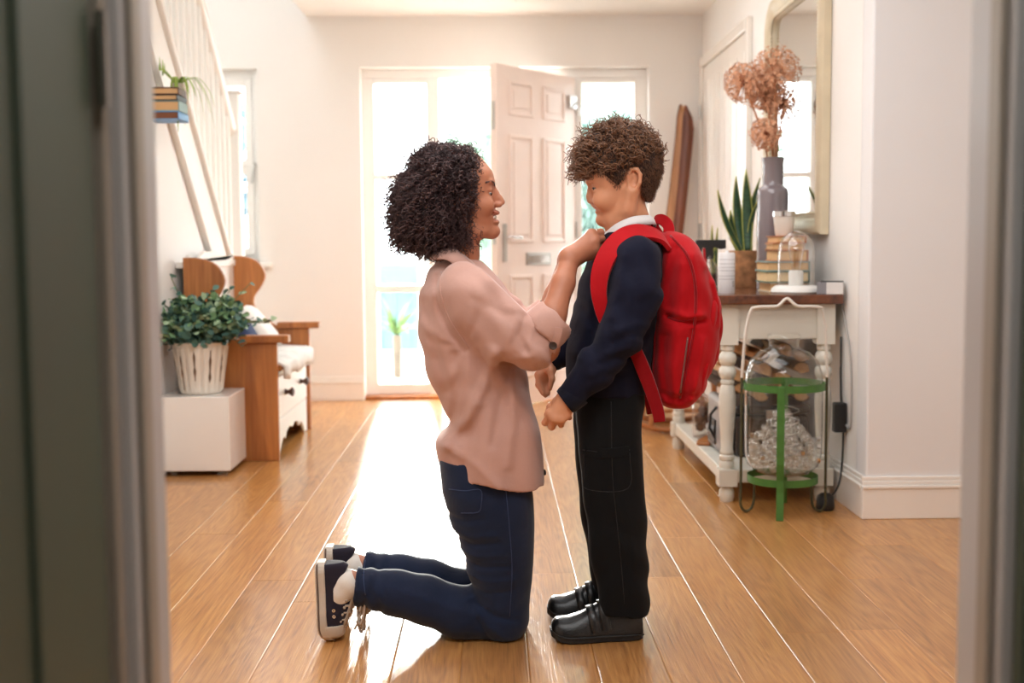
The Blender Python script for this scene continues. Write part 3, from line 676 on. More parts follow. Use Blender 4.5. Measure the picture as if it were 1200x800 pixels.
CV = {n_: cov(n_, c_) for n_, c_ in dict(blue=srgb(110, 158, 206), dark=srgb(40, 34, 34), red=srgb(120, 52, 38), teal=srgb(140, 164, 160), rust=srgb(186, 116, 72), cream=srgb(222, 208, 180), green=srgb(92, 118, 104), orange=srgb(196, 140, 92), brown=srgb(98, 62, 40)).items()}
bz = P(190, 140, 5.0).z; bxx, byy = XL + .072, 5.075
GB = 'books floating on the stair wall'
book('pale blue hardback at the bottom of the floating wall books', bxx, byy, bz, .138, .16, .034, CV['blue'], mat('pages_dark', srgb(122, 74, 48), .8), 'x+', group=GB)
book('thick book with teal cover second from the bottom on the stair wall', bxx, byy, bz + .0345, .136, .15, .043, CV['teal'], M['page'], 'x+', .02, GB)
book('thin tan-paged book third from the bottom on the stair wall', bxx - .002, byy - .003, bz + .078, .134, .15, .024, CV['dark'], M['page'], 'x+', -.02, GB)
book('worn top book of the floating wall books beneath the spider plant', bxx + .002, byy, bz + .1025, .128, .145, .030, CV['brown'], M['page'], 'x+', .04, GB)
M['spider'] = mat('spider_plant_leaf', srgb(150, 176, 78), .5, var=.25, vscale=30)
zt_ = bz + .1325
sp = empty('spider_plant', (bxx + .035, byy + .04, zt_), 'small spider plant with long arching leaves on top of the floating wall books', 'plant')
MB().lathe([(0, 0), (.022, 0), (.028, .028), (.024, .028), (.022, .02), (0, .02)], (bxx + .035, byy + .04, zt_), 16).build('pot', M['whitewash'], sp, smooth=40)
c0 = Vector((bxx + .035, byy + .04, zt_ + .022)); g = random.Random(8)
for i in range(24):
    a = g.uniform(-1.9, 1.9) if i < 17 else g.uniform(2.2, 4.2); L = g.uniform(.17, .30); out = Vector((math.cos(a), .45 * math.sin(a), 0))
    dn = g.uniform(.1, 1.5) if i < 17 else g.uniform(-1.2, -.5)
    pts = [c0, c0 + out * L * .3 + Vector((0, 0, .03 + .03 * (dn < 0))), c0 + out * L * .50 + Vector((0, 0, .012 - dn * .05)), c0 + out * L * .60 + Vector((0, 0, -.02 - dn * .12))]
    pts = [Vector((max(p.x, XL + .05), p.y, p.z)) for p in pts]
    MB().tube(catmull(pts, 4), [.002] + [.0048] * 8 + [.004, .003, .002, .001], 4, flat=.25).build('leaf', M['spider'], sp, smooth=180)

# ================================================================ skis in the corner, rocking chair behind the boy
M['ski_dark'] = wood('ski_varnish_dark', srgb(74, 36, 22), srgb(130, 70, 42), .3, axis=2, scale=5)
M['ski_tan'] = wood('ski_edge_tan', srgb(150, 98, 60), srgb(204, 152, 106), .4, axis=2, scale=5)
def ski(x_bot, x_top, ztop, y, m_, m2, label):
    o = empty('ski', (x_bot, y, 0), label, 'ski', 'old wooden skis in the corner')
    L = ztop; n = 26; rows = []; rows2 = []
    for i in range(n + 1):
        f = i / n; z = ztop * f; x = x_bot + (x_top - x_bot) * f + .02 * math.sin(f * 3.14); yy = y + .10 * f
        if f > .9: yy -= ((f - .9) / .1) ** 2 * .05; x -= ((f - .9) / .1) ** 2 * .035
        hw = .037 - .005 * math.sin(f * 3.14) if f < .9 else .037 * math.sqrt(max(.02, 1 - ((f - .9) / .1) ** 2))
        rows.append([Vector((x - hw, yy, z)), Vector((x + hw, yy, z))])
    t = MB().grid(rows); t.build('ski_board', m_, o, smooth=180, solid=.012)
    MB().grid([[r[0] + Vector((-.003, .004, 0)), r[0] + Vector((.010, -.004, 0))] for r in rows]).build('edge', m2, o, solid=.006)
    q = rows[8]; MB().box((q[0].x - .006, q[0].y - .02, q[0].z), (q[1].x + .006, q[0].y + .016, q[0].z + .06)).build('binding', M['black'], o, bevel=.004)
b_, e_ = P(768, 470, 7.1), P(812, 122, 7.2)
ski(b_.x, e_.x, e_.z, 7.20, M['ski_dark'], M['ski_tan'], 'old dark varnished wooden ski leaning in the back right corner')
ski(b_.x - .06, e_.x - .015, e_.z + .015, 7.285, M['ski_tan'], M['ski_dark'], 'paler tan wooden ski behind the dark one in the corner')
M['chair_wood'] = wood('rocker_wood', srgb(140, 84, 46), srgb(196, 132, 82), .35, axis=0, scale=6)
rc = empty('rocking_chair', (.93, 6.25, 0), 'small wooden rocking chair mostly hidden behind the red backpack', 'chair')
for y in (6.05, 6.42):
    pts = [Vector((.96 + .32 * s, y, .012 + .085 * abs(s) ** 2.2)) for s in (i / 8 - 1 for i in range(17))]
    MB().tube(pts, .015, 8).build('rocker', M['chair_wood'], rc, smooth=60)
    for x in (.80, 1.13): MB().tube([(x, y, .02), (x + (.02 if x < 1 else -.01), y, .31)], .014, 8).build('leg', M['chair_wood'], rc, smooth=60)
    MB().tube([(.80, y, .115), (1.13, y, .115)], .010, 8).build('stretcher', M['chair_wood'], rc, smooth=60)
    MB().tube([(1.14, y, .31), (1.17, y, .55), (1.20, y, .70)], .012, 8).build('back_post', M['chair_wood'], rc, smooth=60)
for x in (.80, 1.13): MB().tube([(x, 6.05, .16), (x, 6.42, .15)], .010, 8).build('stretcher', M['chair_wood'], rc, smooth=60)
MB().box((.77, 6.02, .305), (1.17, 6.45, .33)).build('seat', M['chair_wood'], rc, bevel=.01)
for z in (.45, .56, .67): MB().box((1.155 + (z - .45) * .12, 6.05, z), (1.172 + (z - .45) * .12, 6.42, z + .045)).build('slat', M['chair_wood'], rc, bevel=.004)
# ================================================================ things on the console table
RX = lambda a: Matrix.Rotation(a, 3, 'X')
# tall grey vase with dried alliums
M['vase'] = mat('glazed_grey_ceramic', srgb(128, 118, 122), .14, var=.03, coat=.6)
vc = Vector((1.142, 4.885, TZ)); 
pr = [(0, 0), (.060, 0), (.064, .006), (.064, .388), (.0625, .403), (.057, .413), (.047, .419), (.0435, .426), (.043, .44), (.043, .515), (.046, .524), (.046, .536), (.040, .536), (.038, .52), (.038, .42), (.055, .38), (.055, .03), (0, .03)]
tag(MB().lathe(pr, vc, 40).build('vase', M['vase'], None, tuple(vc), smooth=50), 'tall glossy grey bottle-shaped vase holding dried alliums on the console table', 'vase')
M['allium'] = mat('dried_allium', srgb(216, 164, 130), .85, var=.2, vscale=40)
M['allium_dark'] = mat('dried_allium_core', srgb(120, 62, 44), .9, var=.2)
M['straw'] = mat('dried_stalk', srgb(196, 134, 92), .8, var=.1)
def allium(px, py, Y, r, seed, label):
    g = np.random.default_rng(seed); c = P(px, py, Y); r *= 1.12; base = vc + Vector((g.uniform(-.018, .018), g.uniform(-.018, .018), .06)); mouth = vc + Vector(((c.x - vc.x) * .12 + g.uniform(-.01, .01), (c.y - vc.y) * .12 + g.uniform(-.01, .01), .53))
    o = empty('dried_allium', base, label, 'dried flower', 'dried allium heads in the grey vase')
    MB().tube(catmull([base, mouth, c], 6), .0035, 6).build('stem', M['straw'], o, smooth=180)
    MB().ball(c, .014, 10).build('core', M['allium_dark'], o, smooth=180)
    t = MB()
    n = 170
    for i in range(n):
        z = 1 - 2 * (i + .5) / n; a = i * 2.39996 + g.uniform(-.2, .2); d = Vector((math.sqrt(1 - z * z) * math.cos(a), math.sqrt(1 - z * z) * math.sin(a), z)).normalized(); L = r * g.uniform(.78, 1.03)
        u = d.orthogonal().normalized(); w_ = d.cross(u); e = c + d * L
        t.tube([c + d * .01, e], [.0013, .0011], 3, cap=False)
        for k_ in range(5):
            b = 2 * math.pi * k_ / 5 + g.uniform(-.3, .3); q = (d * .55 + (u * math.cos(b) + w_ * math.sin(b))).normalized() * r * .19
            s_ = d.cross(q).normalized() * .0034
            t._add([e, e + q * .5 + s_, e + q, e + q * .5 - s_], [(0, 1, 2, 3)])
    h_ = t.build('flower_head', M['allium'], o); h_['kind'] = 'stuff'
allium(872, 97, 4.86, .072, 1, 'dried allium head furthest left in the grey vase')
allium(908, 84, 4.84, .088, 2, 'largest dried allium head, topmost in the grey vase')
allium(897, 110, 4.92, .066, 3, 'dried allium head just below and behind the largest one')
allium(918, 122, 4.90, .066, 4, 'dried allium head furthest right in the vase, close to the mirror')
allium(898, 157, 4.82, .060, 5, 'lowest dried allium head just above the vase mouth')
# snake plants
M['snake'] = mat('snake_plant_leaf', srgb(44, 78, 50), .4, var=.45, vscale=26, stretch=(1, 1, 5))
M['snake_edge'] = mat('snake_plant_margin', srgb(186, 186, 92), .45, var=.1)
M['cork'] = mat('cork', srgb(172, 122, 82), .85, var=.35, vscale=38, bump=.5, bscale=60)
def blade(o, b, tip, w_, side, bend=.02):
    b, tip = Vector(b), Vector(tip); s_ = Vector(side).normalized(); n_ = (tip - b).cross(s_).normalized(); rows = []; eL = []; eR = []
    for i in range(11):
        f = i / 10; c = b.lerp(tip, f) + n_ * bend * math.sin(f * 3.14); w = w_ * (.62 + .5 * math.sin(f * 2.6)) * (1 - f ** 3.2) + .0006
        rows.append([c - s_ * w + n_ * w * .35, c - s_ * w * .5, c, c + s_ * w * .5, c + s_ * w + n_ * w * .35])
        eL.append([c - s_ * w + n_ * (w * .35), c - s_ * (w - .004) + n_ * (w * .30 - .001)]); eR.append([c + s_ * w + n_ * w * .35, c + s_ * (w - .004) + n_ * (w * .30 - .001)])
    l = MB().grid(rows).build('leaf', M['snake'], o, smooth=180, solid=.0022)
    t = MB(); t.grid(eL); t.grid(eR); t.build('leaf_margin', M['snake_edge'], l, smooth=180, solid=.0034)
kc = Vector((1.088, 5.18, TZ)); sk = empty('snake_plant', kc, 'snake plant with dark yellow-edged leaves in a cork pot beside the grey vase', 'plant')
MB().lathe([(0, 0), (.062, 0), (.066, .006), (.066, .155), (.060, .158), (.058, .14), (0, .14)], kc, 28).build('pot', M['cork'], sk, smooth=40)
MB().lathe([(0, .143), (.057, .143)], kc, 16).build('soil', M['soil'], sk)
zt = TZ + .14
for dx, dy, tx, ty, tz, w_, sd in ((-.02, -.01, -.065, -.02, .21, .017, (1, .3, 0)), (-.01, -.02, -.13, -.06, .30, .016, (1, .5, 0)), (.0, .0, -.035, .02, .37, .021, (1, .2, 0)), (.012, -.015, .0, -.02, .40, .022, (1, -.3, 0)), (.02, .01, .07, .02, .36, .020, (1, .6, 0)), (.0, .03, .10, .08, .33, .02, (.6, 1, 0)), (-.01, .03, .03, .05, .29, .02, (1, 0, 0)), (.03, .0, .055, -.03, .27, .016, (.8, .6, 0))):
    blade(sk, (kc.x + dx, kc.y + dy, zt), (kc.x + tx, kc.y + ty, TZ + .14 + tz * .92), w_, sd)
k2 = Vector((1.0, 5.40, TZ)); s2 = empty('small_snake_plant', k2, 'tiny two-leaved snake plant behind the spray bottle on the table', 'plant')
MB().lathe([(0, 0), (.028, 0), (.034, .055), (.03, .055), (.028, .045), (0, .045)], k2, 18).build('pot', M['black'], s2, smooth=40)
for dx, tx, h_ in ((-.006, -.012, .225), (.006, .012, .215), (0, .002, .15)): blade(s2, (k2.x + dx, k2.y, TZ + .045), (k2.x + tx, k2.y, TZ + .045 + h_), .008, (1, .2, 0), .006)
# spray bottle
M['bottle_clear'] = thin_glass('clear_bottle', (.82, .8, .78), .05, add=.12)
M['red_plastic'] = mat('red_plastic', srgb(190, 26, 34), .35)
M['dark_liquid'] = mat('dark_bottle_contents', srgb(92, 70, 60), .3, var=.2)
sb = Vector((.900, 4.98, TZ)); sp_ = empty('spray_bottle', sb, 'spray bottle with black trigger head and red trigger beside the white canister', 'bottle')
MB().lathe([(0, .001), (.034, .001), (.036, .01), (.036, .085), (.030, .105), (.016, .120), (.015, .14)], sb, 24).build('bottle', M['bottle_clear'], sp_, smooth=50)
MB().lathe([(0, .004), (.032, .004), (.033, .06), (0, .06)], sb, 20).build('contents', M['dark_liquid'], sp_, smooth=50)
hd = MB().prism([(-.060, .188), (-.056, .205), (.068, .205), (.068, .168), (.045, .165), (.030, .172), (.016, .172), (.016, .125), (-.016, .125), (-.018, .172), (-.030, .172), (-.042, .100), (-.052, .085), (-.066, .088), (-.050, .172)], -.013, .013, 'y')
hd.v = [tuple(Vector(v) + sb) for v in hd.v]; hd.build('spray_head', M['black'], sp_, bevel=.003)
tr_ = MB().prism([(-.028, .17), (-.010, .17), (-.008, .13), (-.014, .09), (-.030, .08), (-.024, .11)], -.008, .008, 'y'); tr_.v = [tuple(Vector(v) + sb) for v in tr_.v]; tr_.build('trigger', M['red_plastic'], sp_, bevel=.003)
# white canister with printed label
M['can_white'] = mat('white_canister', srgb(222, 222, 224), .35, var=.02)
M['print_grey'] = mat('grey_print', srgb(120, 120, 126), .6)
cc = Vector((.885, 4.53, TZ)); cn = empty('canister', cc, 'white cylindrical canister with fine grey printed lines at the table front', 'canister')
MB().lathe([(0, 0), (.030, 0), (.032, .003), (.032, .150), (.029, .155), (0, .155)], cc, 32).build('body', M['can_white'], cn, smooth=40)
MB().lathe([(0, .155), (.006, .155), (.005, .162), (0, .163)], cc, 12).build('valve', M['can_white'], cn, smooth=60)
for z in (.128, .112, .098, .086, .066, .054):
    t = MB(); t.grid([[cc + Vector((.0324 * math.cos(a), .0324 * math.sin(a), z + q)) for q in (0, .0012)] for a in (math.pi * (1.08 + .84 * k_ / 14) for k_ in range(15))]); t.build('print_line', M['print_grey'], cn, smooth=180)
for i, z in enumerate((.026, .034, .042)):
    t = MB(); t.grid([[cc + Vector((.0325 * math.cos(a), .0325 * math.sin(a), z + q)) for q in (0, .005)] for a in (math.pi * (1.70 + .05 * k_ / 3) for k_ in range(4))]); t.build('print_mark', M['black'], cn, smooth=180)
# books under the white jar
GT = 'stacked books on the console table'
bx_, by_ = 1.142, 4.70; z = TZ
for (w_, d_, h_, c_, pg, dx, rt, lab) in ((.155, .19, .036, 'cream', 'page', .0, .02, 'bottom book of the table stack, tan page edges and cream cover'),
        (.172, .20, .044, 'green', 'page_pale', -.004, -.02, 'pale-paged thick book with green cover, second from the bottom of the table stack'),
        (.17, .19, .037, 'teal', 'page', -.004, .02, 'third book from the bottom of the table stack, teal cover'),
        (.125, .17, .044, 'rust', 'page', .012, .05, 'small thick paperback with rust cover, third from the top of the table stack'),
        (.125, .16, .026, 'orange', 'page', .004, -.05, 'thin orange paperback, second from the top of the table stack'),
        (.118, .16, .028, 'rust', 'page', .010, .03, 'topmost small paperback of the table stack under the white jar')):
    book(lab, bx_ + dx, by_, z, w_, d_, h_, CV[c_], M[pg], 'x+', rt, GT); z += h_ + .0004
# white lidded jar on the books
M['jar_white'] = mat('white_jar_glass', srgb(226, 220, 210), .3, var=.02)
jw = Vector((1.148, 4.72, z)); jo = empty('white_jar', jw, 'white candle jar with silver clip rim on top of the stacked books', 'jar')
MB().lathe([(0, 0), (.030, 0), (.034, .006), (.042, .075), (.040, .075), (.033, .012), (0, .012)], jw, 28).build('body', M['jar_white'], jo, smooth=40)
MB().lathe([(.0425, .075), (.0455, .076), (.0455, .096), (.0415, .098)], jw, 28).build('rim', M['chrome'], jo, smooth=60)
# glass cloche with lamp bulb
M['thin_clear'] = thin_glass('thin_clear_glass', (.985, .985, .98), .01, add=.08)
M['marble_white'] = mat('white_ceramic_base', srgb(230, 228, 222), .3, var=.02)
M['filament'] = mat('warm_filament', srgb(180, 130, 70), .4, .8)
dc = Vector((1.142, 4.50, TZ)); cl = empty('cloche_lamp', dc, 'glass dome lamp with filament bulb on a round white base on the table', 'lamp')
MB().lathe([(0, 0), (.088, 0), (.093, .006), (.090, .018), (.080, .026), (.074, .030), (0, .030)], dc, 40).build('base', M['marble_white'], cl, smooth=40)
MB().lathe([(.068, .030), (.0685, .15)] + [(.0685 * math.cos(t_) + .0001, .15 + .085 * math.sin(t_)) for t_ in (math.pi / 2 * k_ / 9 for k_ in range(1, 10))], dc, 40).build('dome', M['thin_clear'], cl, smooth=180)
MB().lathe([(0, .03), (.027, .03), (.027, .078), (.024, .086), (0, .086)], dc, 24).build('socket', M['marble_white'], cl, smooth=40)
bu = MB().lathe([(.014, .086), (.016, .10), (.026, .145), (.030, .175), (.027, .198), (.016, .213), (.0, .218)], dc, 24).build('bulb', M['thin_clear'], cl, smooth=180)
t = MB()
for k_ in range(5):
    a = k_ * 1.257; t.tube([dc + Vector((.006 * math.cos(a), .006 * math.sin(a), .10)), dc + Vector((.014 * math.cos(a), .014 * math.sin(a), .18)), dc + Vector((.006 * math.cos(a + .6), .006 * math.sin(a + .6), .10))], .0007, 4)
t.build('filament', M['filament'], bu)
# small grey and white box at the right end
M['box_grey'] = mat('grey_box_card', srgb(132, 130, 134), .5); M['box_white'] = mat('white_box_card', srgb(216, 212, 208), .5)
gb = Vector((1.245, 4.395, TZ)); go = empty('small_box', gb, 'small grey and white box with black lid slot at the table end', 'box')
R_ = Matrix.Rotation(-.35, 3, 'Z')
def bxr(lo, hi):
    t = MB().box(lo, hi); t.v = [tuple(R_ @ Vector(v) + gb) for v in t.v]; return t
bxr((-.046, -.026, 0), (.046, .026, .044)).build('sleeve', M['box_white'], go, bevel=.002); bxr((-.048, -.0262, 0), (-.012, .0265, .0442)).build('wrap', M['box_grey'], go, bevel=.002); bxr((-.035, -.020, .0442), (.044, .022, .049)).build('tray', M['black'], go, bevel=.001)

# ================================================================ under the table
M['log_end'] = wood('split_log_wood', srgb(178, 126, 82), srgb(226, 184, 136), .8, axis=1, scale=5)
M['log_bark'] = mat('log_bark', srgb(82, 60, 46), .95, var=.35, vscale=20, bump=.7, bscale=30)
M['dark_box'] = mat('dark_metal_trunk', srgb(34, 28, 28), .35, var=.1)
SZ = .1225
tk = empty('metal_trunk', (1.08, 4.90, SZ), 'black lidded metal trunk on the table shelf behind the green jar stand', 'trunk')
MB().box((.955, 4.66, SZ), (1.245, 5.06, SZ + .17)).build('body', M['dark_box'], tk, bevel=.02, seg=3); MB().box((.95, 4.655, SZ + .172), (1.25, 5.065, SZ + .205)).build('lid', M['dark_box'], tk, bevel=.012, seg=3)
MB().box((1.07, 4.648, SZ + .15), (1.11, 4.66, SZ + .19)).build('clasp', M['metal'], tk, bevel=.003)
g = random.Random(5); nl = 0
def log(c, r, L, rot, axis_y, label):
    o = empty('split_log', c, label, 'log', 'split logs stacked under the console table')
    p = [(r * math.cos(a), r * math.sin(a)) for a in (rot + .5, rot + .9, rot + 1.3, rot + 1.7, rot + 2.1, rot + 2.5)] + [(r * .25 * math.cos(rot + 4.4), r * .25 * math.sin(rot + 4.4))]
    p.append((r * .9 * math.cos(rot - .3), r * .9 * math.sin(rot - .3)))
    t = MB().prism(p, -L / 2, L / 2, 'y'); t.v = [tuple(Vector(v) + Vector(c)) for v in t.v]; t.build('wood', M['log_end'], o, bevel=.004, seg=1)
    b = MB(); q = [(x * 1.02, z * 1.02) for x, z in p[:6]] + [(x * 1.10, z * 1.10) for x, z in p[5::-1]]
    b.prism(q, -L / 2 - .0, L / 2, 'y'); b.v = [tuple(Vector(v) + Vector(c)) for v in b.v]; b.build('bark', M['log_bark'], o)
for r_, zz in enumerate((.375, .455, .535)):
    for c_, xx in enumerate((.985, 1.065, 1.145, 1.225)):
        log((xx + g.uniform(-.006, .006), 4.86 + g.uniform(-.015, .015), zz + g.uniform(-.003, .003)), .036, .30, g.uniform(-.4, .4) + (math.pi if (r_ + c_) % 2 else 0), 0,
            '%s split log from the left in the %s row on the black trunk' % (('first', 'second', 'third', 'rightmost')[c_], ('bottom', 'middle', 'top')[r_]))
for r_, zz in enumerate((.162, .244, .326, .408, .49)):
    for c_, xx in enumerate((1.02, 1.12, 1.22)):
        log((xx, 5.36 + g.uniform(-.015, .015), zz + .002), .038, .26, g.uniform(-.5, .5) + (math.pi if (r_ + c_) % 2 else 0), 0,
            '%s split log in the %s row of the pile at the far end of the shelf' % (('left', 'middle', 'right')[c_], ('bottom', 'second', 'middle', 'fourth', 'top')[r_]))
M['radio_grey'] = mat('brushed_grey_case', srgb(150, 148, 148), .35, .4, var=.1, vscale=20)
rd = empty('radio', (.94, 4.86, SZ), 'old grey metal case with black front fittings on the shelf beside the table leg', 'case')
MB().box((.90, 4.72, SZ), (.945, 5.0, SZ + .225)).build('case', M['radio_grey'], rd, bevel=.02, seg=4)
MB().box((.893, 4.80, SZ + .03), (.901, 4.95, SZ + .13)).build('front_plate', M['black'], rd, bevel=.008)
for y in (4.84, 4.91): MB().lathe([(0, 0), (.018, 0), (.016, .012), (0, .013)], (.893, y, SZ + .085), 16, Matrix.Rotation(-math.pi / 2, 3, 'Y')).build('dial', M['radio_grey'], rd, smooth=40)
MB().tube([(.895, 4.76, SZ + .19), (.87, 4.76, SZ + .16), (.87, 4.78, SZ + .10), (.892, 4.78, SZ + .06)], .006, 8).build('strap_handle', M['black'], rd, smooth=60)
jg = Vector((.925, 5.17, SZ)); jr = empty('pinecone_jar', jg, 'clear glass jar with brown pine cones on the shelf left of the grey case', 'jar')
MB().lathe([(0, .002), (.055, .002), (.060, .01), (.060, .15), (.050, .17), (.052, .185)], jg, 26).build('glass', M['thin_clear'], jr, smooth=50)
M['cone'] = mat('pine_cone', srgb(96, 62, 44), .8, var=.3, vscale=40)
g = random.Random(6)
for i in range(9):
    a = i * 2.4; c = jg + Vector((.028 * math.cos(a), .028 * math.sin(a), .03 + .013 * i)); t = MB()
    t.ball(c, .020, 8)
    for k_ in range(22):
        zz = 1 - 2 * (k_ + .5) / 22; b = k_ * 2.4; d = Vector((math.sqrt(1 - zz * zz) * math.cos(b), math.sqrt(1 - zz * zz) * math.sin(b), zz)); u = d.orthogonal() * .006
        t._add([c + d * .017 - u, c + d * .017 + u, c + d * .027 + Vector((0, 0, .004))], [(0, 1, 2)])
    t.build('pine_cone', M['cone'], jr)
tag(MB().prism([(-.10, -.028), (-.05, -.035), (.05, -.024), (.10, -.012), (.10, .012), (.05, .024), (-.05, .035), (-.10, .028)], SZ, SZ + .014, 'z', RX(0)).build('wooden_scoop', M['pine_y'], None, (0, 0, 0), bevel=.004), 'small flat wooden scoop lying on the table shelf', 'scoop')
o = bpy.data.objects['wooden_scoop']; o.location = (.905, 5.04, 0.0005); o.rotation_euler = (0, 0, 1.25)

# ================================================================ green jar stand with glass baubles
M['stand_green'] = mat('chipped_green_paint', srgb(66, 114, 46), .5, var=.15, vscale=20, bump=.2)
M['rust_wire'] = mat('rusty_dark_wire', srgb(74, 70, 44), .6, .3, var=.3, vscale=40)
M['white_wire'] = mat('white_enamel_wire', srgb(218, 212, 202), .4)
gc = Vector((1.035, 4.235, 0)); gs = empty('jar_stand', gc, 'green metal stand with white wire handle holding the big glass jar', 'stand')
def hoop(z, r, h_, nm): 
    MB().lathe([(r, z), (r, z + h_), (r - .003, z + h_), (r - .003, z), (r, z)], gc, 48).build(nm, M['stand_green'], gs, smooth=40)
RJ = .140
hoop(.447, RJ + .006, .026, 'upper_hoop'); hoop(.112, RJ - .015, .026, 'lower_hoop')
for a in (-1.86, 1.30):
    d = Vector((math.cos(a), math.sin(a), 0)); t_ = Vector((-d.y, d.x, 0)); t = MB(); r_ = RJ + .009
    def strip(pts, w_, th):
        rows = [[gc + d * r + t_ * w_ + Vector((0, 0, z)), gc + d * r - t_ * w_ + Vector((0, 0, z)), gc + d * (r + th) - t_ * w_ + Vector((0, 0, z)), gc + d * (r + th) + t_ * w_ + Vector((0, 0, z))] for r, z in pts]
        for i in range(len(rows) - 1): t._add(rows[i] + rows[i + 1], [(k_, (k_ + 1) % 4, (k_ + 1) % 4 + 4, k_ + 4) for k_ in range(4)] + ([(0, 1, 2, 3)] if i == 0 else []) + ([(4, 5, 6, 7)] if i == len(rows) - 2 else []))
    strip([(r_, .001), (r_ - .012, .10), (r_ - .012, .14), (r_, .20), (r_, .47)], .013, .006); t.build('leg', M['stand_green'], gs, bevel=.001, seg=1)
for a in (-.12, 3.20):
    d = Vector((math.cos(a), math.sin(a), 0)); t_ = Vector((-d.y, d.x, 0)); r_ = RJ + .012; e = -.045 if a > 1 else .045
    pts = [gc + d * r_ + Vector((0, 0, .50)), gc + d * r_ + Vector((0, 0, .10)), gc + d * r_ + Vector((0, 0, .03)), gc + d * (r_ - .02) + Vector((0, 0, .006)), gc + d * (r_ - .045) + Vector((0, 0, .03)), gc + d * (r_ - .05) + Vector((0, 0, .115))]
    MB().tube(catmull(pts, 5), .005, 8).build('wire_leg', M['rust_wire'], gs, smooth=60)
dl, dr_ = Vector((math.cos(3.20), math.sin(3.20), 0)) * (RJ + .012), Vector((math.cos(-.12), math.sin(-.12), 0)) * (RJ + .012)
A_, B_ = gc + dl + Vector((0, 0, .49)), gc + dr_ + Vector((0, 0, .49)); mid_ = (A_ + B_) / 2
pts = [A_, A_.lerp(mid_, .06) + Vector((0, -.01, .15)), A_.lerp(mid_, .16) + Vector((0, -.02, .235)), A_.lerp(mid_, .30) + Vector((0, -.025, .252)), A_.lerp(mid_, .72) + Vector((0, -.025, .254)), A_.lerp(mid_, .84) + Vector((0, -.025, .262)), mid_ + Vector((0, -.025, .282))]
pts2 = [Vector((B_.x, B_.y, 0)) + Vector((-(p.x - A_.x), (p.y - A_.y), p.z)) for p in pts]
MB().tube(catmull(pts + pts2[-2::-1], 5), .0055, 8).build('wire_handle', M['white_wire'], gs, smooth=60)
M['jar_glass'] = thin_glass('thick_jar_glass', (.97, .98, .97), .015, add=.04)
prj = [(0, .137), (.06, .138), (.10, .15), (.128, .178), (.1365, .22), (.138, .30), (.138, .45), (.136, .50), (.122, .548), (.09, .58), (.058, .592), (.052, .602), (.052, .618), (.058, .624), (.058, .640), (.052, .644)]
tag(MB().lathe(prj, gc, 56).build('glass_jar', M['jar_glass'], None, (gc.x, gc.y, .137), smooth=60), 'large clear glass jar with short neck held in the green stand', 'jar')
M['bauble'] = thin_glass('bauble_glass', (.97, .965, .95), .03, add=.12, edge=.9, power=2.2)
M['gold'] = mat('gold_cap', srgb(206, 150, 70), .3, .8)
bs = empty('bauble_string', (gc.x, gc.y, .15), 'heap of small clear glass baubles on wire inside the big jar', 'decoration')
bm_ = MB().ball((0, 0, 0), .017, 14).mesh('bauble', smooth=180); bm_.materials.append(M['bauble'])
g = random.Random(9); nb = 0
for lay in range(8):
    zz = .170 + lay * .0265; rmax = .108 if lay < 4 else .108 - (lay - 3) * .022
    if lay == 0: rmax = .085
    n_ring = [(rmax, max(5, int(rmax * 6.28 / .038)))] + ([(rmax * .5, max(3, int(rmax * 3.14 / .045)))] if rmax > .05 else [])
    for rr_, n_ in n_ring:
        for k_ in range(n_):
            a = 2 * math.pi * (k_ + .5 * (lay % 2)) / n_ + g.uniform(-.12, .12); o = bpy.data.objects.new('bauble', bm_); COL.objects.link(o); o.parent = bs
            o.location = Vector((rr_ * math.cos(a), rr_ * math.sin(a), zz + g.uniform(-.006, .006) - .15)); s_ = g.uniform(.8, 1.12); o.scale = (s_, s_, s_)
for k_ in range(8):
    a = g.uniform(3.4, 6.0); MB().box((-.006, -.006, 0), (.006, .006, .014), RX(g.uniform(0, 2)), (0, 0, 0)).build('cap', M['gold'] if k_ == 0 else M['metal'], None)
    o = COL.objects[-1]; o.parent = bs; o.location = Vector((.124 * math.cos(a), .124 * math.sin(a), .04 + .013 * k_))
pts = [Vector((gc.x + .045 * math.cos(k_ * .7), gc.y + .045 * math.sin(k_ * .7) - .05, .19 + .0042 * k_)) for k_ in range(50)]
MB().tube(pts, .0012, 5).build('wire', M['metal'], bs, smooth=180)

# cable looping down the right wall with a black adaptor
M['cable'] = mat('grey_cable', srgb(168, 164, 160), .5)
cb = empty('power_cable', (XR, 4.3, 0), 'grey power cable looping down the wall beside the console table', 'cable')
pts = [P(978, 356, 4.42), P(992, 385, 4.36), P(1004, 420, 4.3), P(1008, 470, 4.28), P(1001, 500, 4.29), P(990, 497, 4.34), P(981, 470, 4.40), P(976, 430, 4.43)]
pts = [Vector((XR - .006, p.y, p.z)) for p in pts]
MB().tube(catmull(pts, 6), .0035, 6).build('cord', M['cable'], cb, smooth=180)
pts = [Vector((XR - .012, 4.40, .62)), Vector((XR - .012, 4.39, .40)), Vector((XR - .010, 4.36, .25)), Vector((XR - .03, 4.33, .09)), Vector((XR - .09, 4.27, .03))]
MB().tube(catmull(pts, 6), .004, 6).build('cord', M['black'], cb, smooth=180)
MB().box((XR - .05, 4.335, .27), (XR - .004, 4.375, .38)).build('adaptor', M['black'], cb, bevel=.006)
MB().lathe([(0, 0), (.030, 0), (.034, .01), (.030, .05), (.018, .06), (0, .062)], (XR - .10, 4.265, 0), 18).build('plug', M['black'], cb, smooth=50)
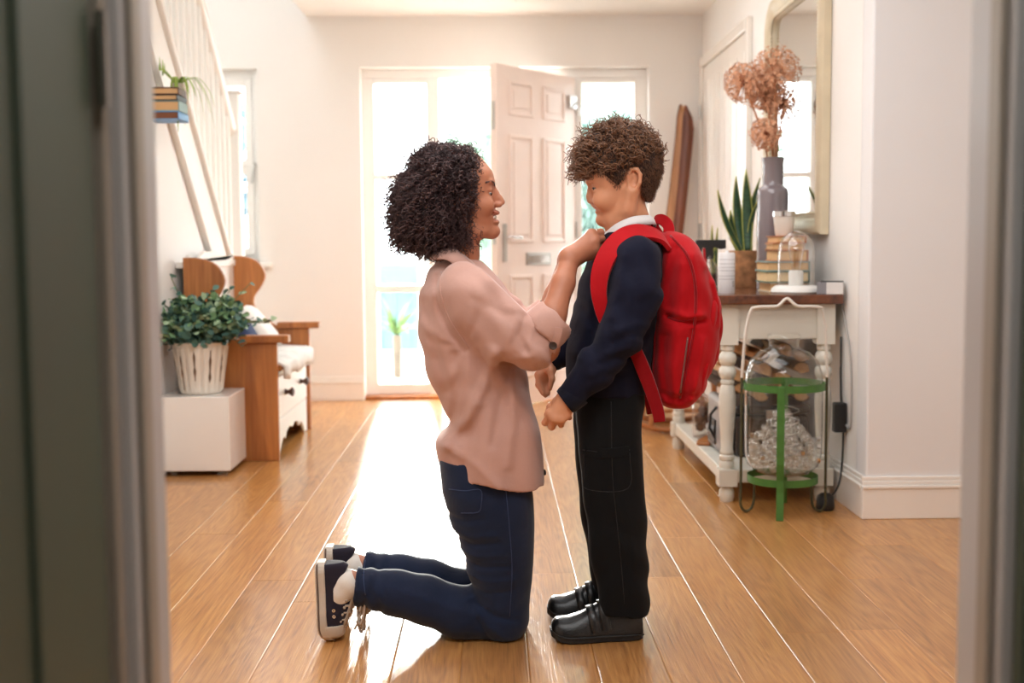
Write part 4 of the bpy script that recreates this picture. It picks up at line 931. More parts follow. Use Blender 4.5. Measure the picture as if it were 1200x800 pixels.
# ================================================================ signed-distance modelling (people, clothes, bag)
f4 = np.float32
def axis_steps(segs):
    out = [segs[0][0]]
    for a, b, h in segs:
        n = max(1, int(round((b - a) / h))); out += list(np.linspace(a, b, n + 1)[1:])
    return np.array(out, f4)
class SDF:
    def __init__(s, xs, ys, zs): s.ax = (xs, ys, zs); s.d = np.full((len(xs), len(ys), len(zs)), 1.0, f4)
    def blk(s, lo, hi):
        sl = []
        for a, l, h in zip(s.ax, lo, hi): i = max(0, int(np.searchsorted(a, l)) - 1); j = min(len(a), int(np.searchsorted(a, h)) + 1); sl.append(slice(i, max(i + 1, j)))
        X, Y, Z = (s.ax[0][sl[0]][:, None, None], s.ax[1][sl[1]][None, :, None], s.ax[2][sl[2]][None, None, :])
        return tuple(sl), X, Y, Z
    def op(s, prim, k=0.01, mode='add'):
        f, lo, hi = prim; m = k + 0.015
        sl, X, Y, Z = s.blk([l - m for l in lo], [h + m for h in hi]); a = s.d[sl]
        if a.size == 0: return s
        b = f(X, Y, Z).astype(f4)
        if mode == 'add': h = np.clip(.5 + .5 * (b - a) / k, 0, 1); s.d[sl] = b * (1 - h) + a * h - k * h * (1 - h)
        else: b = -b; h = np.clip(.5 - .5 * (b - a) / k, 0, 1); s.d[sl] = b * (1 - h) + a * h + k * h * (1 - h)
        return s
    def sub(s, prim, k=0.006): return s.op(prim, k, 'sub')
    def whole(s, fn): X, Y, Z = s.ax[0][:, None, None], s.ax[1][None, :, None], s.ax[2][None, None, :]; s.d = fn(s.d, X, Y, Z).astype(f4); return s
    def mesh(s, name):
        d = s.d; ins = d < 0
        n = np.zeros(tuple(k - 1 for k in d.shape), np.int8)
        for a in (0, 1):
            for b in (0, 1):
                for c in (0, 1): n += ins[a:d.shape[0] - 1 + a, b:d.shape[1] - 1 + b, c:d.shape[2] - 1 + c]
        act = (n > 0) & (n < 8); I, J, K = np.nonzero(act); N = len(I)
        idx = np.full(act.shape, -1, np.int32); idx[I, J, K] = np.arange(N)
        cor = [(a, b, c) for a in (0, 1) for b in (0, 1) for c in (0, 1)]
        V = {q: d[I + q[0], J + q[1], K + q[2]] for q in cor}
        x0, x1, y0, y1, z0, z1 = s.ax[0][I], s.ax[0][I + 1], s.ax[1][J], s.ax[1][J + 1], s.ax[2][K], s.ax[2][K + 1]
        acc = np.zeros((N, 3)); cnt = np.zeros(N)
        for q in cor:
            for ax in range(3):
                if q[ax]: continue
                r = list(q); r[ax] = 1; va, vb = V[q], V[tuple(r)]; m = (va < 0) != (vb < 0)
                t = np.where(m, va / np.where(m, va - vb, 1), 0); f = [np.full(N, float(q[0])), np.full(N, float(q[1])), np.full(N, float(q[2]))]; f[ax] = t
                p = np.stack([x0 + (x1 - x0) * f[0], y0 + (y1 - y0) * f[1], z0 + (z1 - z0) * f[2]], 1)
                acc += np.where(m[:, None], p, 0); cnt += m
        P_ = acc / np.maximum(cnt, 1)[:, None]; quads = []
        for ax in range(3):
            A = ins.take(range(0, d.shape[ax] - 1), ax); B = ins.take(range(1, d.shape[ax]), ax)
            for flip, mk in ((0, A & ~B), (1, ~A & B)):
                i, j, k = np.nonzero(mk); o1, o2 = [(1, 2), (2, 0), (0, 1)][ax]; c = [i, j, k]
                ok = (c[o1] > 0) & (c[o2] > 0) & (c[o1] < d.shape[o1] - 1) & (c[o2] < d.shape[o2] - 1); c = [q[ok] for q in c]
                def cell(a, b): q = [c[0].copy(), c[1].copy(), c[2].copy()]; q[o1] += a; q[o2] += b; return idx[q[0], q[1], q[2]]
                Q = np.stack([cell(-1, -1), cell(0, -1), cell(0, 0), cell(-1, 0)], 1)
                quads.append(Q[:, ::-1] if flip else Q)
        Q = np.concatenate(quads); Q = Q[(Q >= 0).all(1)]
        me = bpy.data.meshes.new(name); me.vertices.add(N); me.vertices.foreach_set('co', P_.astype(f4).ravel())
        me.loops.add(Q.size); me.loops.foreach_set('vertex_index', Q.astype(np.int32).ravel()); me.polygons.add(len(Q))
        me.polygons.foreach_set('loop_start', np.arange(0, Q.size, 4, dtype=np.int32)); me.polygons.foreach_set('loop_total', np.full(len(Q), 4, np.int32))
        me.polygons.foreach_set('use_smooth', np.ones(len(Q), bool)); me.update(calc_edges=True); me.validate()
        return me, P_
    def build(s, name, m, parent, smooth_it=0):
        me, P_ = s.mesh(name); off = np.array(ORG[parent.name]); me.vertices.foreach_set('co', (P_ - off).astype(f4).ravel()); me.update()
        o = link_mesh(me, name, m, parent)
        if smooth_it: q = o.modifiers.new('smooth', 'SMOOTH'); q.factor = .5; q.iterations = smooth_it
        return o, P_
def capsule(a, b, ra, rb=None, sq=(1, 1, 1)):
    a, b = np.array(a, f4), np.array(b, f4); rb = ra if rb is None else rb; r = max(ra, rb) * max(1 / min(sq), 1); ba = b - a; bb = float((ba * ba).sum()) + 1e-12
    def f(X, Y, Z):
        px, py, pz = X - a[0], Y - a[1], Z - a[2]; t = np.clip((px * ba[0] + py * ba[1] + pz * ba[2]) / bb, 0, 1)
        return np.sqrt(((px - ba[0] * t) * sq[0]) ** 2 + ((py - ba[1] * t) * sq[1]) ** 2 + ((pz - ba[2] * t) * sq[2]) ** 2) - (ra + (rb - ra) * t)
    return f, np.minimum(a, b) - r, np.maximum(a, b) + r
def chain(F, pts, rs, k=0.01, sq=(1, 1, 1)):
    for i in range(len(pts) - 1): F.op(capsule(pts[i], pts[i + 1], rs[i], rs[i + 1], sq), k)
def ellipsoid(c, r, R=None):
    c, r = np.array(c, f4), np.array(r, f4); m = float(max(r)) if R is not None else None
    Rm = np.array(R.transposed(), f4) if R is not None else None
    def f(X, Y, Z):
        x, y, z = X - c[0], Y - c[1], Z - c[2]
        if Rm is not None: x, y, z = (Rm[i][0] * x + Rm[i][1] * y + Rm[i][2] * z for i in range(3))
        k0 = np.sqrt((x / r[0]) ** 2 + (y / r[1]) ** 2 + (z / r[2]) ** 2); k1 = np.sqrt((x / r[0] ** 2) ** 2 + (y / r[1] ** 2) ** 2 + (z / r[2] ** 2) ** 2)
        return k0 * (k0 - 1) / np.maximum(k1, 1e-6)
    return f, c - (m or r), c + (m or r)
def smooth_rows(rows, n=60):
    rows = np.array(rows, float); t = np.arange(len(rows)); out = []
    q = np.vstack([2 * rows[0] - rows[1], rows, 2 * rows[-1] - rows[-2]])
    for u in np.linspace(0, len(rows) - 1 - 1e-6, n):
        i = int(u); f = u - i; a, b, c, d = q[i], q[i + 1], q[i + 2], q[i + 3]
        out.append(.5 * (2 * b + (c - a) * f + (2 * a - 5 * b + 4 * c - d) * f * f + (3 * b - a - 3 * c + d) * f ** 3))
    return np.array(out)
def loftz(rows, e=2.0, ends=0.012):
    """rows: (z, xmin, xmax, ycentre, half-width); elliptical slices stacked along z"""
    r = smooth_rows(rows); r = r[np.argsort(r[:, 0])]; z = r[:, 0]
    def f(X, Y, Z):
        zc = np.clip(Z, z[0], z[-1]); g = lambda i: np.interp(zc.ravel(), z, r[:, i]).reshape(zc.shape)
        x0, x1, yc, hw = g(1), g(2), g(3), g(4); a = np.maximum((x1 - x0) / 2, .001); cx = (x0 + x1) / 2; hw = np.maximum(hw, .001)
        u, v = np.abs(X - cx) / a, np.abs(Y - yc) / hw
        q = (u ** e + v ** e) ** (1 / e); d = (q - 1) * np.minimum(a, hw)
        dz = np.maximum(Z - z[-1], z[0] - Z)
        return np.where(dz > -ends, np.sqrt(np.maximum(d + ends, 0) ** 2 + np.maximum(dz + ends, 0) ** 2) - ends + np.minimum(np.maximum(d + ends, dz + ends), 0), d)
    hwm = r[:, 4].max()
    return f, (r[:, 1].min(), (r[:, 3] - r[:, 4]).min(), z[0]), (r[:, 2].max(), (r[:, 3] + r[:, 4]).max(), z[-1])
def poly_sdf(X, Z, poly):
    d = None; sgn = None; n = len(poly)
    for i in range(n):
        ax, az = poly[i]; bx_, bz_ = poly[i - 1]; ex, ez = bx_ - ax, bz_ - az; wx, wz = X - ax, Z - az
        t = np.clip((wx * ex + wz * ez) / (ex * ex + ez * ez), 0, 1); q = (wx - ex * t) ** 2 + (wz - ez * t) ** 2
        d = q if d is None else np.minimum(d, q); sgn = np.ones_like(q) if sgn is None else sgn
        c1, c2, c3 = Z >= az, Z < bz_, ex * wz > ez * wx
        fl = (c1 & c2 & c3) | (~c1 & ~c2 & ~c3); sgn = np.where(fl, -sgn, sgn)
    return sgn * np.sqrt(d)
def crease(X, Y, Z, pts, w, amp, conv):
    """a fold running along a line (seen from the side): positive amp stands out, negative sinks in"""
    q = [conv(a, b) for a, b in pts]; best = None
    for (x0, _, z0), (x1, _, z1) in zip(q[:-1], q[1:]):
        ex, ez = x1 - x0, z1 - z0; t = np.clip(((X - x0) * ex + (Z - z0) * ez) / (ex * ex + ez * ez), 0, 1); dd = (X - x0 - ex * t) ** 2 + (Z - z0 - ez * t) ** 2
        best = dd if best is None else np.minimum(best, dd)
    x0, z0, x1, z1 = q[0][0], q[0][2], q[-1][0], q[-1][2]
    return amp * np.exp(-best / (w * w)) + 0 * Y
from mathutils.bvhtree import BVHTree
def bvh_of(o):
    me = o.data; off = ORG[o.name]; return BVHTree.FromPolygons([tuple(v.co + off) for v in me.vertices], [tuple(p.vertices) for p in me.polygons])
CAMP = Vector((0, 0, CAM_H))
def onto(bvh, px, py, lift=0.0, Yf=2.9):
    d = (P(px, py, 3.0) - CAMP).normalized(); h = bvh.ray_cast(CAMP, d)
    return P(px, py, Yf) if h[0] is None else h[0] - d * lift
def onto_near(bvs, px, py, lift=0.0):
    d = (P(px, py, 3.0) - CAMP).normalized(); hs = [h for h in (b.ray_cast(CAMP, d) for b in bvs) if h[0] is not None]
    return min(hs, key=lambda h: h[3])[0] - d * lift
def strand_mesh(name, lines, rad, m, parent, sides=3):
    """lines: (N, K, 3) centre lines; one mesh of thin tubes tapering to the tip"""
    L = np.asarray(lines, float); N, K, _ = L.shape; T = np.gradient(L, axis=1); T /= np.linalg.norm(T, axis=2, keepdims=True) + 1e-9
    ref = np.where(np.abs(T[..., 2:3]) < .9, np.array([0, 0, 1.]), np.array([1., 0, 0])); U = np.cross(T, ref); U /= np.linalg.norm(U, axis=2, keepdims=True) + 1e-9; W = np.cross(T, U)
    r = np.broadcast_to(np.asarray(rad, float).reshape(-1, 1), (N, K)) * np.linspace(1, .45, K)[None, :]
    V = np.stack([L + r[..., None] * (U * math.cos(2 * math.pi * k_ / sides) + W * math.sin(2 * math.pi * k_ / sides)) for k_ in range(sides)], 2).reshape(-1, 3) - np.array(ORG[parent.name])
    b = (np.arange(N)[:, None, None] * K + np.arange(K - 1)[None, :, None]) * sides; k_ = np.arange(sides)[None, None, :]; k2_ = (k_ + 1) % sides
    Q = np.stack([b + k_, b + k2_, b + sides + k2_, b + sides + k_], -1).reshape(-1, 4)
    me = bpy.data.meshes.new(name); me.vertices.add(len(V)); me.vertices.foreach_set('co', V.astype(f4).ravel()); me.loops.add(Q.size); me.loops.foreach_set('vertex_index', Q.astype(np.int32).ravel())
    me.polygons.add(len(Q)); me.polygons.foreach_set('loop_start', np.arange(0, Q.size, 4, dtype=np.int32)); me.polygons.foreach_set('loop_total', np.full(len(Q), 4, np.int32)); me.polygons.foreach_set('use_smooth', np.ones(len(Q), bool)); me.update(calc_edges=True)
    o = link_mesh(me, name, m, parent); o['kind'] = 'stuff'; return o
def curl_lines(roots, direc, length, hr, turns, K, g):
    """helical curls: roots (N,3), main direction (N,3), arrays of length, helix radius and turns"""
    N = len(roots); s_ = np.linspace(0, 1, K)[None, :]; d = direc / np.linalg.norm(direc, axis=1, keepdims=True)
    ref = g.normal(size=(N, 3)); u = np.cross(d, ref); u /= np.linalg.norm(u, axis=1, keepdims=True); w = np.cross(d, u)
    ph = g.uniform(0, 6.28, (N, 1)) + 2 * math.pi * turns[:, None] * s_; amp = hr[:, None] * np.minimum(1, s_ * 5) * (1 - .25 * s_)
    c = roots[:, None, :] + d[:, None, :] * (length[:, None] * s_)[..., None]
    return c + (amp * np.cos(ph))[..., None] * u[:, None, :] + (amp * np.sin(ph))[..., None] * w[:, None, :]
def ribbon(pts, width_dirs, w_, th, n=6):
    """flat band: centre points, direction of its width per point, half width, thickness"""
    c = catmull(pts, n); wd = catmull(width_dirs, n); ws = w_ if isinstance(w_, (list, tuple)) else [w_] * len(pts); ww = [q.x for q in catmull([(q, 0, 0) for q in ws], n)]
    t = MB(); rows = []
    for i, p in enumerate(c):
        tg = (c[min(i + 1, len(c) - 1)] - c[max(0, i - 1)]).normalized(); wv = wd[i] - tg * wd[i].dot(tg); wv.normalize(); nn = tg.cross(wv)
        rows.append([p + wv * ww[i] * a + nn * th * b for a, b in ((-1, -.3), (-.94, .5), (0, .62), (.94, .5), (1, -.3), (.94, -.5), (0, -.5), (-.94, -.5))])
    m = len(rows[0]); t._add([q for r in rows for q in r], [(i * m + k_, i * m + (k_ + 1) % m, (i + 1) * m + (k_ + 1) % m, (i + 1) * m + k_) for i in range(len(rows) - 1) for k_ in range(m)] + [tuple(range(m)), tuple((len(rows) - 1) * m + k_ for k_ in range(m - 1, -1, -1))])
    return t
def skin_mat(name, col, lip):
    m, nt, b = new_mat(name); L = nt.links.new; c = coords(nt)
    n = nd(nt, 'ShaderNodeTexNoise', Scale=26, Detail=4); L(c, n.inputs['Vector']); base = ramp(nt, n.outputs[0], [(.3, sh(col, .93)), (.7, sh(col, 1.06))])
    at = nd(nt, 'ShaderNodeAttribute', attribute_name='lip'); mx = nd(nt, 'ShaderNodeMix', data_type='RGBA'); L(at.outputs['Fac'], mx.inputs[0]); L(base, mx.inputs[6]); mx.inputs[7].default_value = (*lip, 1); L(mx.outputs[2], b.inputs['Base Color'])
    b.inputs['Roughness'].default_value = .48; b.inputs['Subsurface Weight'].default_value = .12; b.inputs['Subsurface Radius'].default_value = (1, .35, .2); b.inputs['Subsurface Scale'].default_value = .006
    n2 = nd(nt, 'ShaderNodeTexNoise', Scale=420, Detail=2); L(c, n2.inputs['Vector']); bp = nd(nt, 'ShaderNodeBump', Strength=.08, Distance=.001); L(n2.outputs[0], bp.inputs['Height']); L(bp.outputs[0], b.inputs['Normal'])
    return m
def cloth_mat(name, col, rough=.85, weave=900, bump=.25, sheen=.15, var=.08, fold=14):
    m, nt, b = new_mat(name); L = nt.links.new; c = coords(nt)
    n = nd(nt, 'ShaderNodeTexNoise', Scale=9, Detail=5); L(c, n.inputs['Vector']); n3 = nd(nt, 'ShaderNodeTexNoise', Scale=weave * .5, Detail=2); L(c, n3.inputs['Vector'])
    ad = nd(nt, 'ShaderNodeMath', operation='MULTIPLY_ADD'); ad.inputs[1].default_value = .5; L(n3.outputs[0], ad.inputs[0]); L(n.outputs[0], ad.inputs[2])
    L(ramp(nt, ad.outputs[0], [(.5, sh(col, 1 - var)), (1.0, sh(col, 1 + var))]), b.inputs['Base Color'])
    b.inputs['Roughness'].default_value = rough; b.inputs['Sheen Weight'].default_value = sheen; b.inputs['Sheen Roughness'].default_value = .5; b.inputs['Specular IOR Level'].default_value = .15
    bp = nd(nt, 'ShaderNodeBump', Strength=bump, Distance=.0006); L(n3.outputs[0], bp.inputs['Height'])
    n4 = nd(nt, 'ShaderNodeTexNoise', Scale=fold, Detail=2, Distortion=1.5); L(c, n4.inputs['Vector']); bp2 = nd(nt, 'ShaderNodeBump', Strength=.35, Distance=.006); L(n4.outputs[0], bp2.inputs['Height']); L(bp.outputs[0], bp2.inputs['Normal']); L(bp2.outputs[0], b.inputs['Normal'])
    return m
def hand(F, wrist, rw, mcp, pip, tip, thumb, rf=.0085, k=.006):
    for i, q in enumerate(mcp): F.op(capsule(wrist, q, rw, rf * 1.25), .012)
    for i in range(3): F.op(capsule(mcp[i], mcp[i + 1], rf * 1.25, rf * 1.2), .008)
    for i in range(4):
        r = rf * (1, 1.05, 1, .85)[i]; mid_ = [(a + b) / 2 for a, b in zip(pip[i], tip[i])]
        F.op(capsule(mcp[i], pip[i], r * 1.12, r), k); F.op(capsule(pip[i], tip[i], r, r * .82), .004)
    F.op(capsule(wrist, thumb[0], rw * .8, rf * 1.35), .012); F.op(capsule(thumb[0], thumb[1], rf * 1.35, rf * 1.1), k); F.op(capsule(thumb[1], thumb[2], rf * 1.1, rf * .85), k)
def lip_attr(o, Pv, fn):
    a = o.data.attributes.new('lip', 'FLOAT', 'POINT'); a.data.foreach_set('value', fn(Pv).astype(f4))
def make_shoe(parent, name, O, R, L, prof, sole_th, m_up, m_sole, m_cap=None, y_s=1.0, hole=None, out=.004, spring=0.0):
    """shoe in its own frame: u from heel (0) to toe (1) along +x, height z, width y; R, O place it"""
    R = R.to_3x3(); ORGs = ORG[parent.name]
    bend = lambda x: spring * np.clip((x - .80 * L) / (.20 * L), 0, 1.1) ** 2            # toe spring
    def bend_all(A): A = A.copy(); A[:, 2] += bend(A[:, 0]); return A
    pr = smooth_rows(prof, 40)
    def f(X, Y, Z):
        u = np.clip(X / L, 0, 1); g = lambda i: np.interp(u.ravel(), pr[:, 0], pr[:, i]).reshape(u.shape)
        h, hw = g(1), g(2) * y_s; zc = np.maximum(Z, 0); q = np.sqrt((zc / np.maximum(h, .004)) ** 2.6 + (np.abs(Y) / np.maximum(hw * (1 - .38 * np.clip(zc / .09, 0, 1)), .004)) ** 2.6)
        d = (q ** (2 / 2.6) - 1) * np.minimum(h, hw) * .6
        return np.maximum(np.maximum(d, -Z), np.maximum(X - L * .995, -X + .001))
    F = SDF(axis_steps([(-.01, L + .01, .0028)]), axis_steps([(-.06, .06, .003)]), axis_steps([(-.012, .12, .003)]))
    F.op((f, (0, -.05, 0), (L, .05, .11)), .004)
    if hole: F.sub(capsule((hole[0], 0, hole[1]), (hole[0] + hole[3], 0, .16), hole[2]), .008)
    me, Pv = F.mesh(name); Pv = bend_all(Pv); Rn = np.array(R); W_ = Pv @ Rn.T + np.array(O); me.vertices.foreach_set('co', (W_ - np.array(ORGs)).astype(f4).ravel()); me.update()
    up = link_mesh(me, name, m_up, parent); q = up.modifiers.new('smooth', 'SMOOTH'); q.factor = .5; q.iterations = 3
    T = lambda v: R @ Vector((v[0], v[1], v[2] + float(bend(v[0])))) + Vector(O)
    n = 26; ring = []
    for i in range(n + 1):
        u = i / n; hw = min(1.0, .60 + .40 * (u / .10) ** .5) * float(np.interp(u, pr[:, 0], pr[:, 2])) * y_s + out; ring.append((u * (L + 2 * out) - out, hw))
    ol = ring + [(x, -w_) for x, w_ in ring[::-1]]
    t = MB().prism(ol, -sole_th, .004, 'z'); t.v = [tuple(T(v)) for v in t.v]; so = t.build('sole', m_sole, up, bevel=.004, seg=2)
    cap = None
    if m_cap:
        F2 = SDF(axis_steps([(L * .74, L + .012, .0028)]), axis_steps([(-.06, .06, .003)]), axis_steps([(-.012, .07, .003)]))
        F2.op((lambda X, Y, Z: np.maximum(f(X, Y, Z) - .0025, L * .80 - X + .004 * np.cos(Y * 40)), (L * .75, -.05, 0), (L, .05, .06)), .003)
        me, Pv = F2.mesh('toe_cap'); Pv = bend_all(Pv); W_ = Pv @ Rn.T + np.array(O); me.vertices.foreach_set('co', (W_ - np.array(ORGs)).astype(f4).ravel()); me.update(); cap = link_mesh(me, 'toe_cap', m_cap, up)
    return up, T, f
# ================================================================ the kneeling woman
YW = 2.97
def C(px, py, dy=0.0): p = P(px, py, YW); return (p.x, YW + dy, p.z)          # on her mid-plane, shifted sideways
def D(px, py, dy=0.0): p = P(px, py, YW + dy); return (p.x, p.y, p.z)          # seen at that pixel at its own depth
U = YW / FPX                                                                   # metres per photo pixel at her depth
M['skin_w'] = skin_mat('woman_skin', srgb(186, 122, 92), srgb(158, 84, 76))
M['hair_w'] = mat('dark_curly_hair', srgb(66, 46, 46), .42, var=.35, vscale=60)
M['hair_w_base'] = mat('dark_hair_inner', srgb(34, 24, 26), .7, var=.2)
M['eye_white'] = mat('eye_white', srgb(226, 220, 214), .2, var=.02); M['iris'] = mat('brown_iris', srgb(60, 34, 20), .15); M['teeth'] = mat('teeth', srgb(238, 232, 222), .25, var=.02)
M['shirt'] = cloth_mat('dusty_pink_linen', srgb(196, 154, 141), .9, sheen=.25, var=.05, fold=11, bump=.35)
M['denim'] = cloth_mat('dark_blue_denim', srgb(25, 36, 61), .8, weave=1300, bump=.3, sheen=.2, var=.22, fold=9)
M['denim_seam'] = mat('denim_seam_thread', srgb(52, 66, 100), .8)
M['button'] = mat('dark_horn_button', srgb(58, 40, 30), .3)
M['canvas'] = cloth_mat('black_canvas', srgb(42, 38, 50), .85, bump=.3); M['rubber'] = mat('off_white_rubber', srgb(198, 186, 172), .55, var=.08, vscale=20); M['rubber_dark'] = mat('worn_rubber_stripe', srgb(98, 84, 76), .7)
M['lace'] = mat('grey_beige_lace', srgb(186, 172, 158), .85); M['sock'] = cloth_mat('white_sock', srgb(226, 220, 212), .9)
M['ring_silver'] = mat('ring_silver', srgb(220, 216, 205), .2, 1.0)
wo = empty('person', (C(560, 600)[0], YW, 0), 'kneeling woman with dark curly hair, pink linen shirt and jeans adjusting a boy\'s collar', 'person')
# ---- body (head, neck, trunk, arms, hands, legs) as one skin
xa, xb = C(450, 300)[0], C(716, 300)[0]
xs_ = axis_steps([(C(365, 600)[0], C(536, 250)[0], .006), (C(536, 250)[0], C(598, 250)[0], .0019), (C(598, 250)[0], C(645, 250)[0], .005), (C(645, 250)[0], C(716, 250)[0], .0024)])
ys_ = axis_steps([(YW - .30, YW - .14, .006), (YW - .14, YW + .085, .0025), (YW + .085, YW + .30, .006)])
zs_ = axis_steps([(-.01, C(560, 318)[2], .007), (C(560, 318)[2], C(560, 190)[2], .0020), (C(560, 190)[2], C(560, 150)[2], .004)])
F = SDF(xs_, ys_, zs_)
F.op(ellipsoid(C(531, 218), (47 * U, .073, 46 * U)), .01)
F.op(loftz([(C(560, py)[2], C(bk, py)[0], C(fr, py)[0], YW, hw) for py, bk, fr, hw in ((196, 520, 573.5, .058), (206, 520, 577.5, .065), (218, 520, 577, .066), (230, 522, 577.5, .065), (240, 524, 579, .062), (250, 527, 580, .056), (260, 530, 579.5, .048), (269, 535, 579, .037), (277, 545, 575, .022))], 2.2), .012)
F.op(ellipsoid(C(574, 213.5), (5.5 * U, .042, 4 * U)), .008)
for s in (1, -1):
    F.op(ellipsoid(C(566, 241, s * .038), (13 * U, .020, 11 * U)), .012)                    # cheek
    chain(F, [C(532, 240, s * .062), C(537, 258, s * .054), C(560, 271.5, s * .029), C(576, 272.5, s * .006)], [8 * U, 7 * U, 6.5 * U, 6.5 * U], .014)
    F.sub(ellipsoid(C(581.5, 226, s * .033), (6.5 * U, .017, 5.5 * U)), .006)
    F.op(ellipsoid(C(569.8, 223.4, s * .0315), (6.4 * U, .0138, 4.9 * U)), .003)             # upper lid
    F.op(ellipsoid(C(569.6, 231.4, s * .0315), (6.2 * U, .0135, 3.3 * U)), .003)             # lower lid
    F.op(ellipsoid(C(584.0, 239.8, s * .0085), (4.6 * U, .0065, 3.4 * U)), .004)             # nostril wing
    F.op(ellipsoid(C(534, 236, s * .063), (7 * U, .010, 13 * U)), .006)                      # ear (under the hair)
chain(F, [C(574, 220), C(577.5, 231), C(579, 239)], [3.6 * U, 4.2 * U, 4.4 * U], .006)
chain(F, [C(577.5, 219), C(581.0, 226), C(585.2, 232.5), C(588.0, 236.6)], [3.2 * U, 3.2 * U, 3.4 * U, 3.8 * U], .006)
for s in (1, -1): F.sub(capsule(C(586, 244, s * .0055), C(583, 240, s * .0055), .0022, .0018), .002)
F.op(ellipsoid(C(579.5, 249.2), (6.2 * U, .023, 3.2 * U)), .005); F.op(ellipsoid(C(579.5, 260.2), (6.0 * U, .020, 3.6 * U)), .005)
F.op(ellipsoid(C(578.2, 270.5), (7.6 * U, .018, 6.6 * U)), .010)
F.sub(ellipsoid(C(586.5, 254.6), (13 * U, .0240, 2.1 * U)), .003)
for s in (1, -1): F.sub(ellipsoid(C(576, 250.5, s * .0245), (5 * U, .006, 1.6 * U)), .004)
chain(F, [C(540, 272), C(537, 300), C(533, 330)], [.050, .049, .062], .016)
F.op(loftz([(C(560, py)[2], C(bk, py)[0], C(fr, py)[0], YW, hw) for py, bk, fr, hw in ((318, 505, 572, .08), (335, 498, 585, .15), (370, 497, 596, .155), (420, 506, 603, .14), (480, 528, 612, .135), (530, 524, 616, .155), (565, 526, 614, .155))]), .02)
AW, EL, WR = D(668, 302, -.105), D(637, 407, -.185), D(545, 340, -.165)
chain(F, [WR, D(597, 378, -.18), EL], [.048, .042, .036], .015); chain(F, [EL, D(648, 368, -.165), D(660, 332, -.135), AW], [.036, .031, .0265, .0225], .014)
hand(F, AW, .0215, [D(693, 274, -.088), D(697, 282, -.094), D(697, 291.5, -.093), D(692, 299, -.087)], [D(704, 272, -.062), D(705, 280, -.064), D(704, 290, -.064), D(698, 301, -.064)],
     [D(700, 279, -.040), D(701, 286, -.040), D(698, 294, -.042), D(693, 301, -.046)], [D(680, 286, -.062), D(693, 274, -.048), D(705, 275, -.040)], .0088)
# far arm, mirrored, its hand on the other side of the collar
S2, E2, W2 = C(545, 340, .165), C(632, 405, .19), C(668, 305, .10)
chain(F, [S2, C(597, 378, .18), E2, C(655, 350, .15), W2], [.048, .042, .036, .029, .022], .015)
hand(F, W2, .0205, [C(692, 279, .088), C(696, 285, .092), C(696, 293, .09), C(691, 300, .085)], [C(702, 277, .064), C(704, 284, .064), C(703, 292, .064), C(697, 302, .064)],
     [C(699, 282, .042), C(700, 288, .042), C(697, 295, .044), C(692, 302, .048)], [C(680, 289, .062), C(692, 278, .05), C(703, 279, .042)], .0086)
for s, dn in ((-1, -.075), (1, .075)):
    chain(F, [C(572, 550, s * .08), C(590, 640, s * .082), C(596, 700, s * .078)], [.082, .066, .05], .02)
    Q = D if s < 0 else C; chain(F, [C(594, 712, dn), C(540, 706, dn), C(490, 690, dn), C(440, 679, dn), C(410, 672, dn)], [.048, .046, .045, .034, .030], .015)
    chain(F, [C(412, 672, dn), C(400, 690, dn), C(395, 712, dn), C(395, 728, dn)], [.030, .022, .015, .010], .012)
body, Pv = F.build('body', M['skin_w'], wo)
z1, z2, xl = C(0, 246.6)[2], C(0, 263.4)[2], C(576.5, 250)[0]
lip_attr(body, Pv, lambda p: np.clip((p[:, 0] - xl) / .004, 0, 1) * np.clip(1.6 - np.abs(p[:, 2] - (z1 + z2) / 2) / ((z1 - z2) / 2) * 1.25, 0, 1).clip(0, 1) * (np.abs(p[:, 1] - YW) < .024) * .5)
def eyes(par, cfn, px, py, dy, r, face, gaze, lash=M['hair_w_base']):
    for s in (1, -1):
        c = Vector(cfn(px, py, s * dy)); e = MB().ball(c, r, 20).build('eye', M['eye_white'], par, smooth=180)
        d = Vector((face, 0, gaze)).normalized(); MB().ball(c + d * r * .72, (r * .42, r * .50, r * .50), 14).build('iris', M['iris'], e, smooth=180)
        MB().tube([c + Vector((face * math.cos(a) * r * 1.16, math.sin(a) * r * 1.16, -.16 * r + .10 * r * math.cos(a))) for a in (math.radians(q) for q in range(-68, 69, 8))], [.0004, .0007] + [.0011] * 14 + [.0007, .0004], 6).build('eyelashes', lash, e, smooth=180)
eyes(wo, C, 570.6, 227.2, .0312, .0112, 1, -.25)
MB().ball(C(577.0, 254.4), (5.2 * U, .0205, 2.9 * U), 20).build('teeth', M['teeth'], wo, smooth=180)
def brow(par, pts, dyf, m, g, n=44, L=.006):
    bv = None; lines = []
    for s in (1, -1):
        cv = catmull([Vector(p) for p in pts(s)], 10)
        for i in range(n):
            f = g.uniform(0, len(cv) - 1.01); i0 = int(f); p = cv[i0].lerp(cv[i0 + 1], f - i0); t_ = (cv[min(i0 + 2, len(cv) - 1)] - cv[max(0, i0 - 1)]).normalized()
            q = p + Vector((g.normal() * .0006, g.normal() * .0006, g.normal() * .0014)); e = q + t_ * L + Vector((0, 0, g.normal() * .001)); lines.append([q, q.lerp(e, .5), e])
    o = strand_mesh('eyebrows', [[tuple(v) for v in l] for l in lines], np.full(len(lines), .0007), m, par); return o
brow(wo, lambda s: [C(579.8, 218.5, s * .012), C(579.2, 215.6, s * .024), C(576, 213.2, s * .038), C(570, 214.5, s * .050)], 0, M['hair_w'], np.random.default_rng(1))
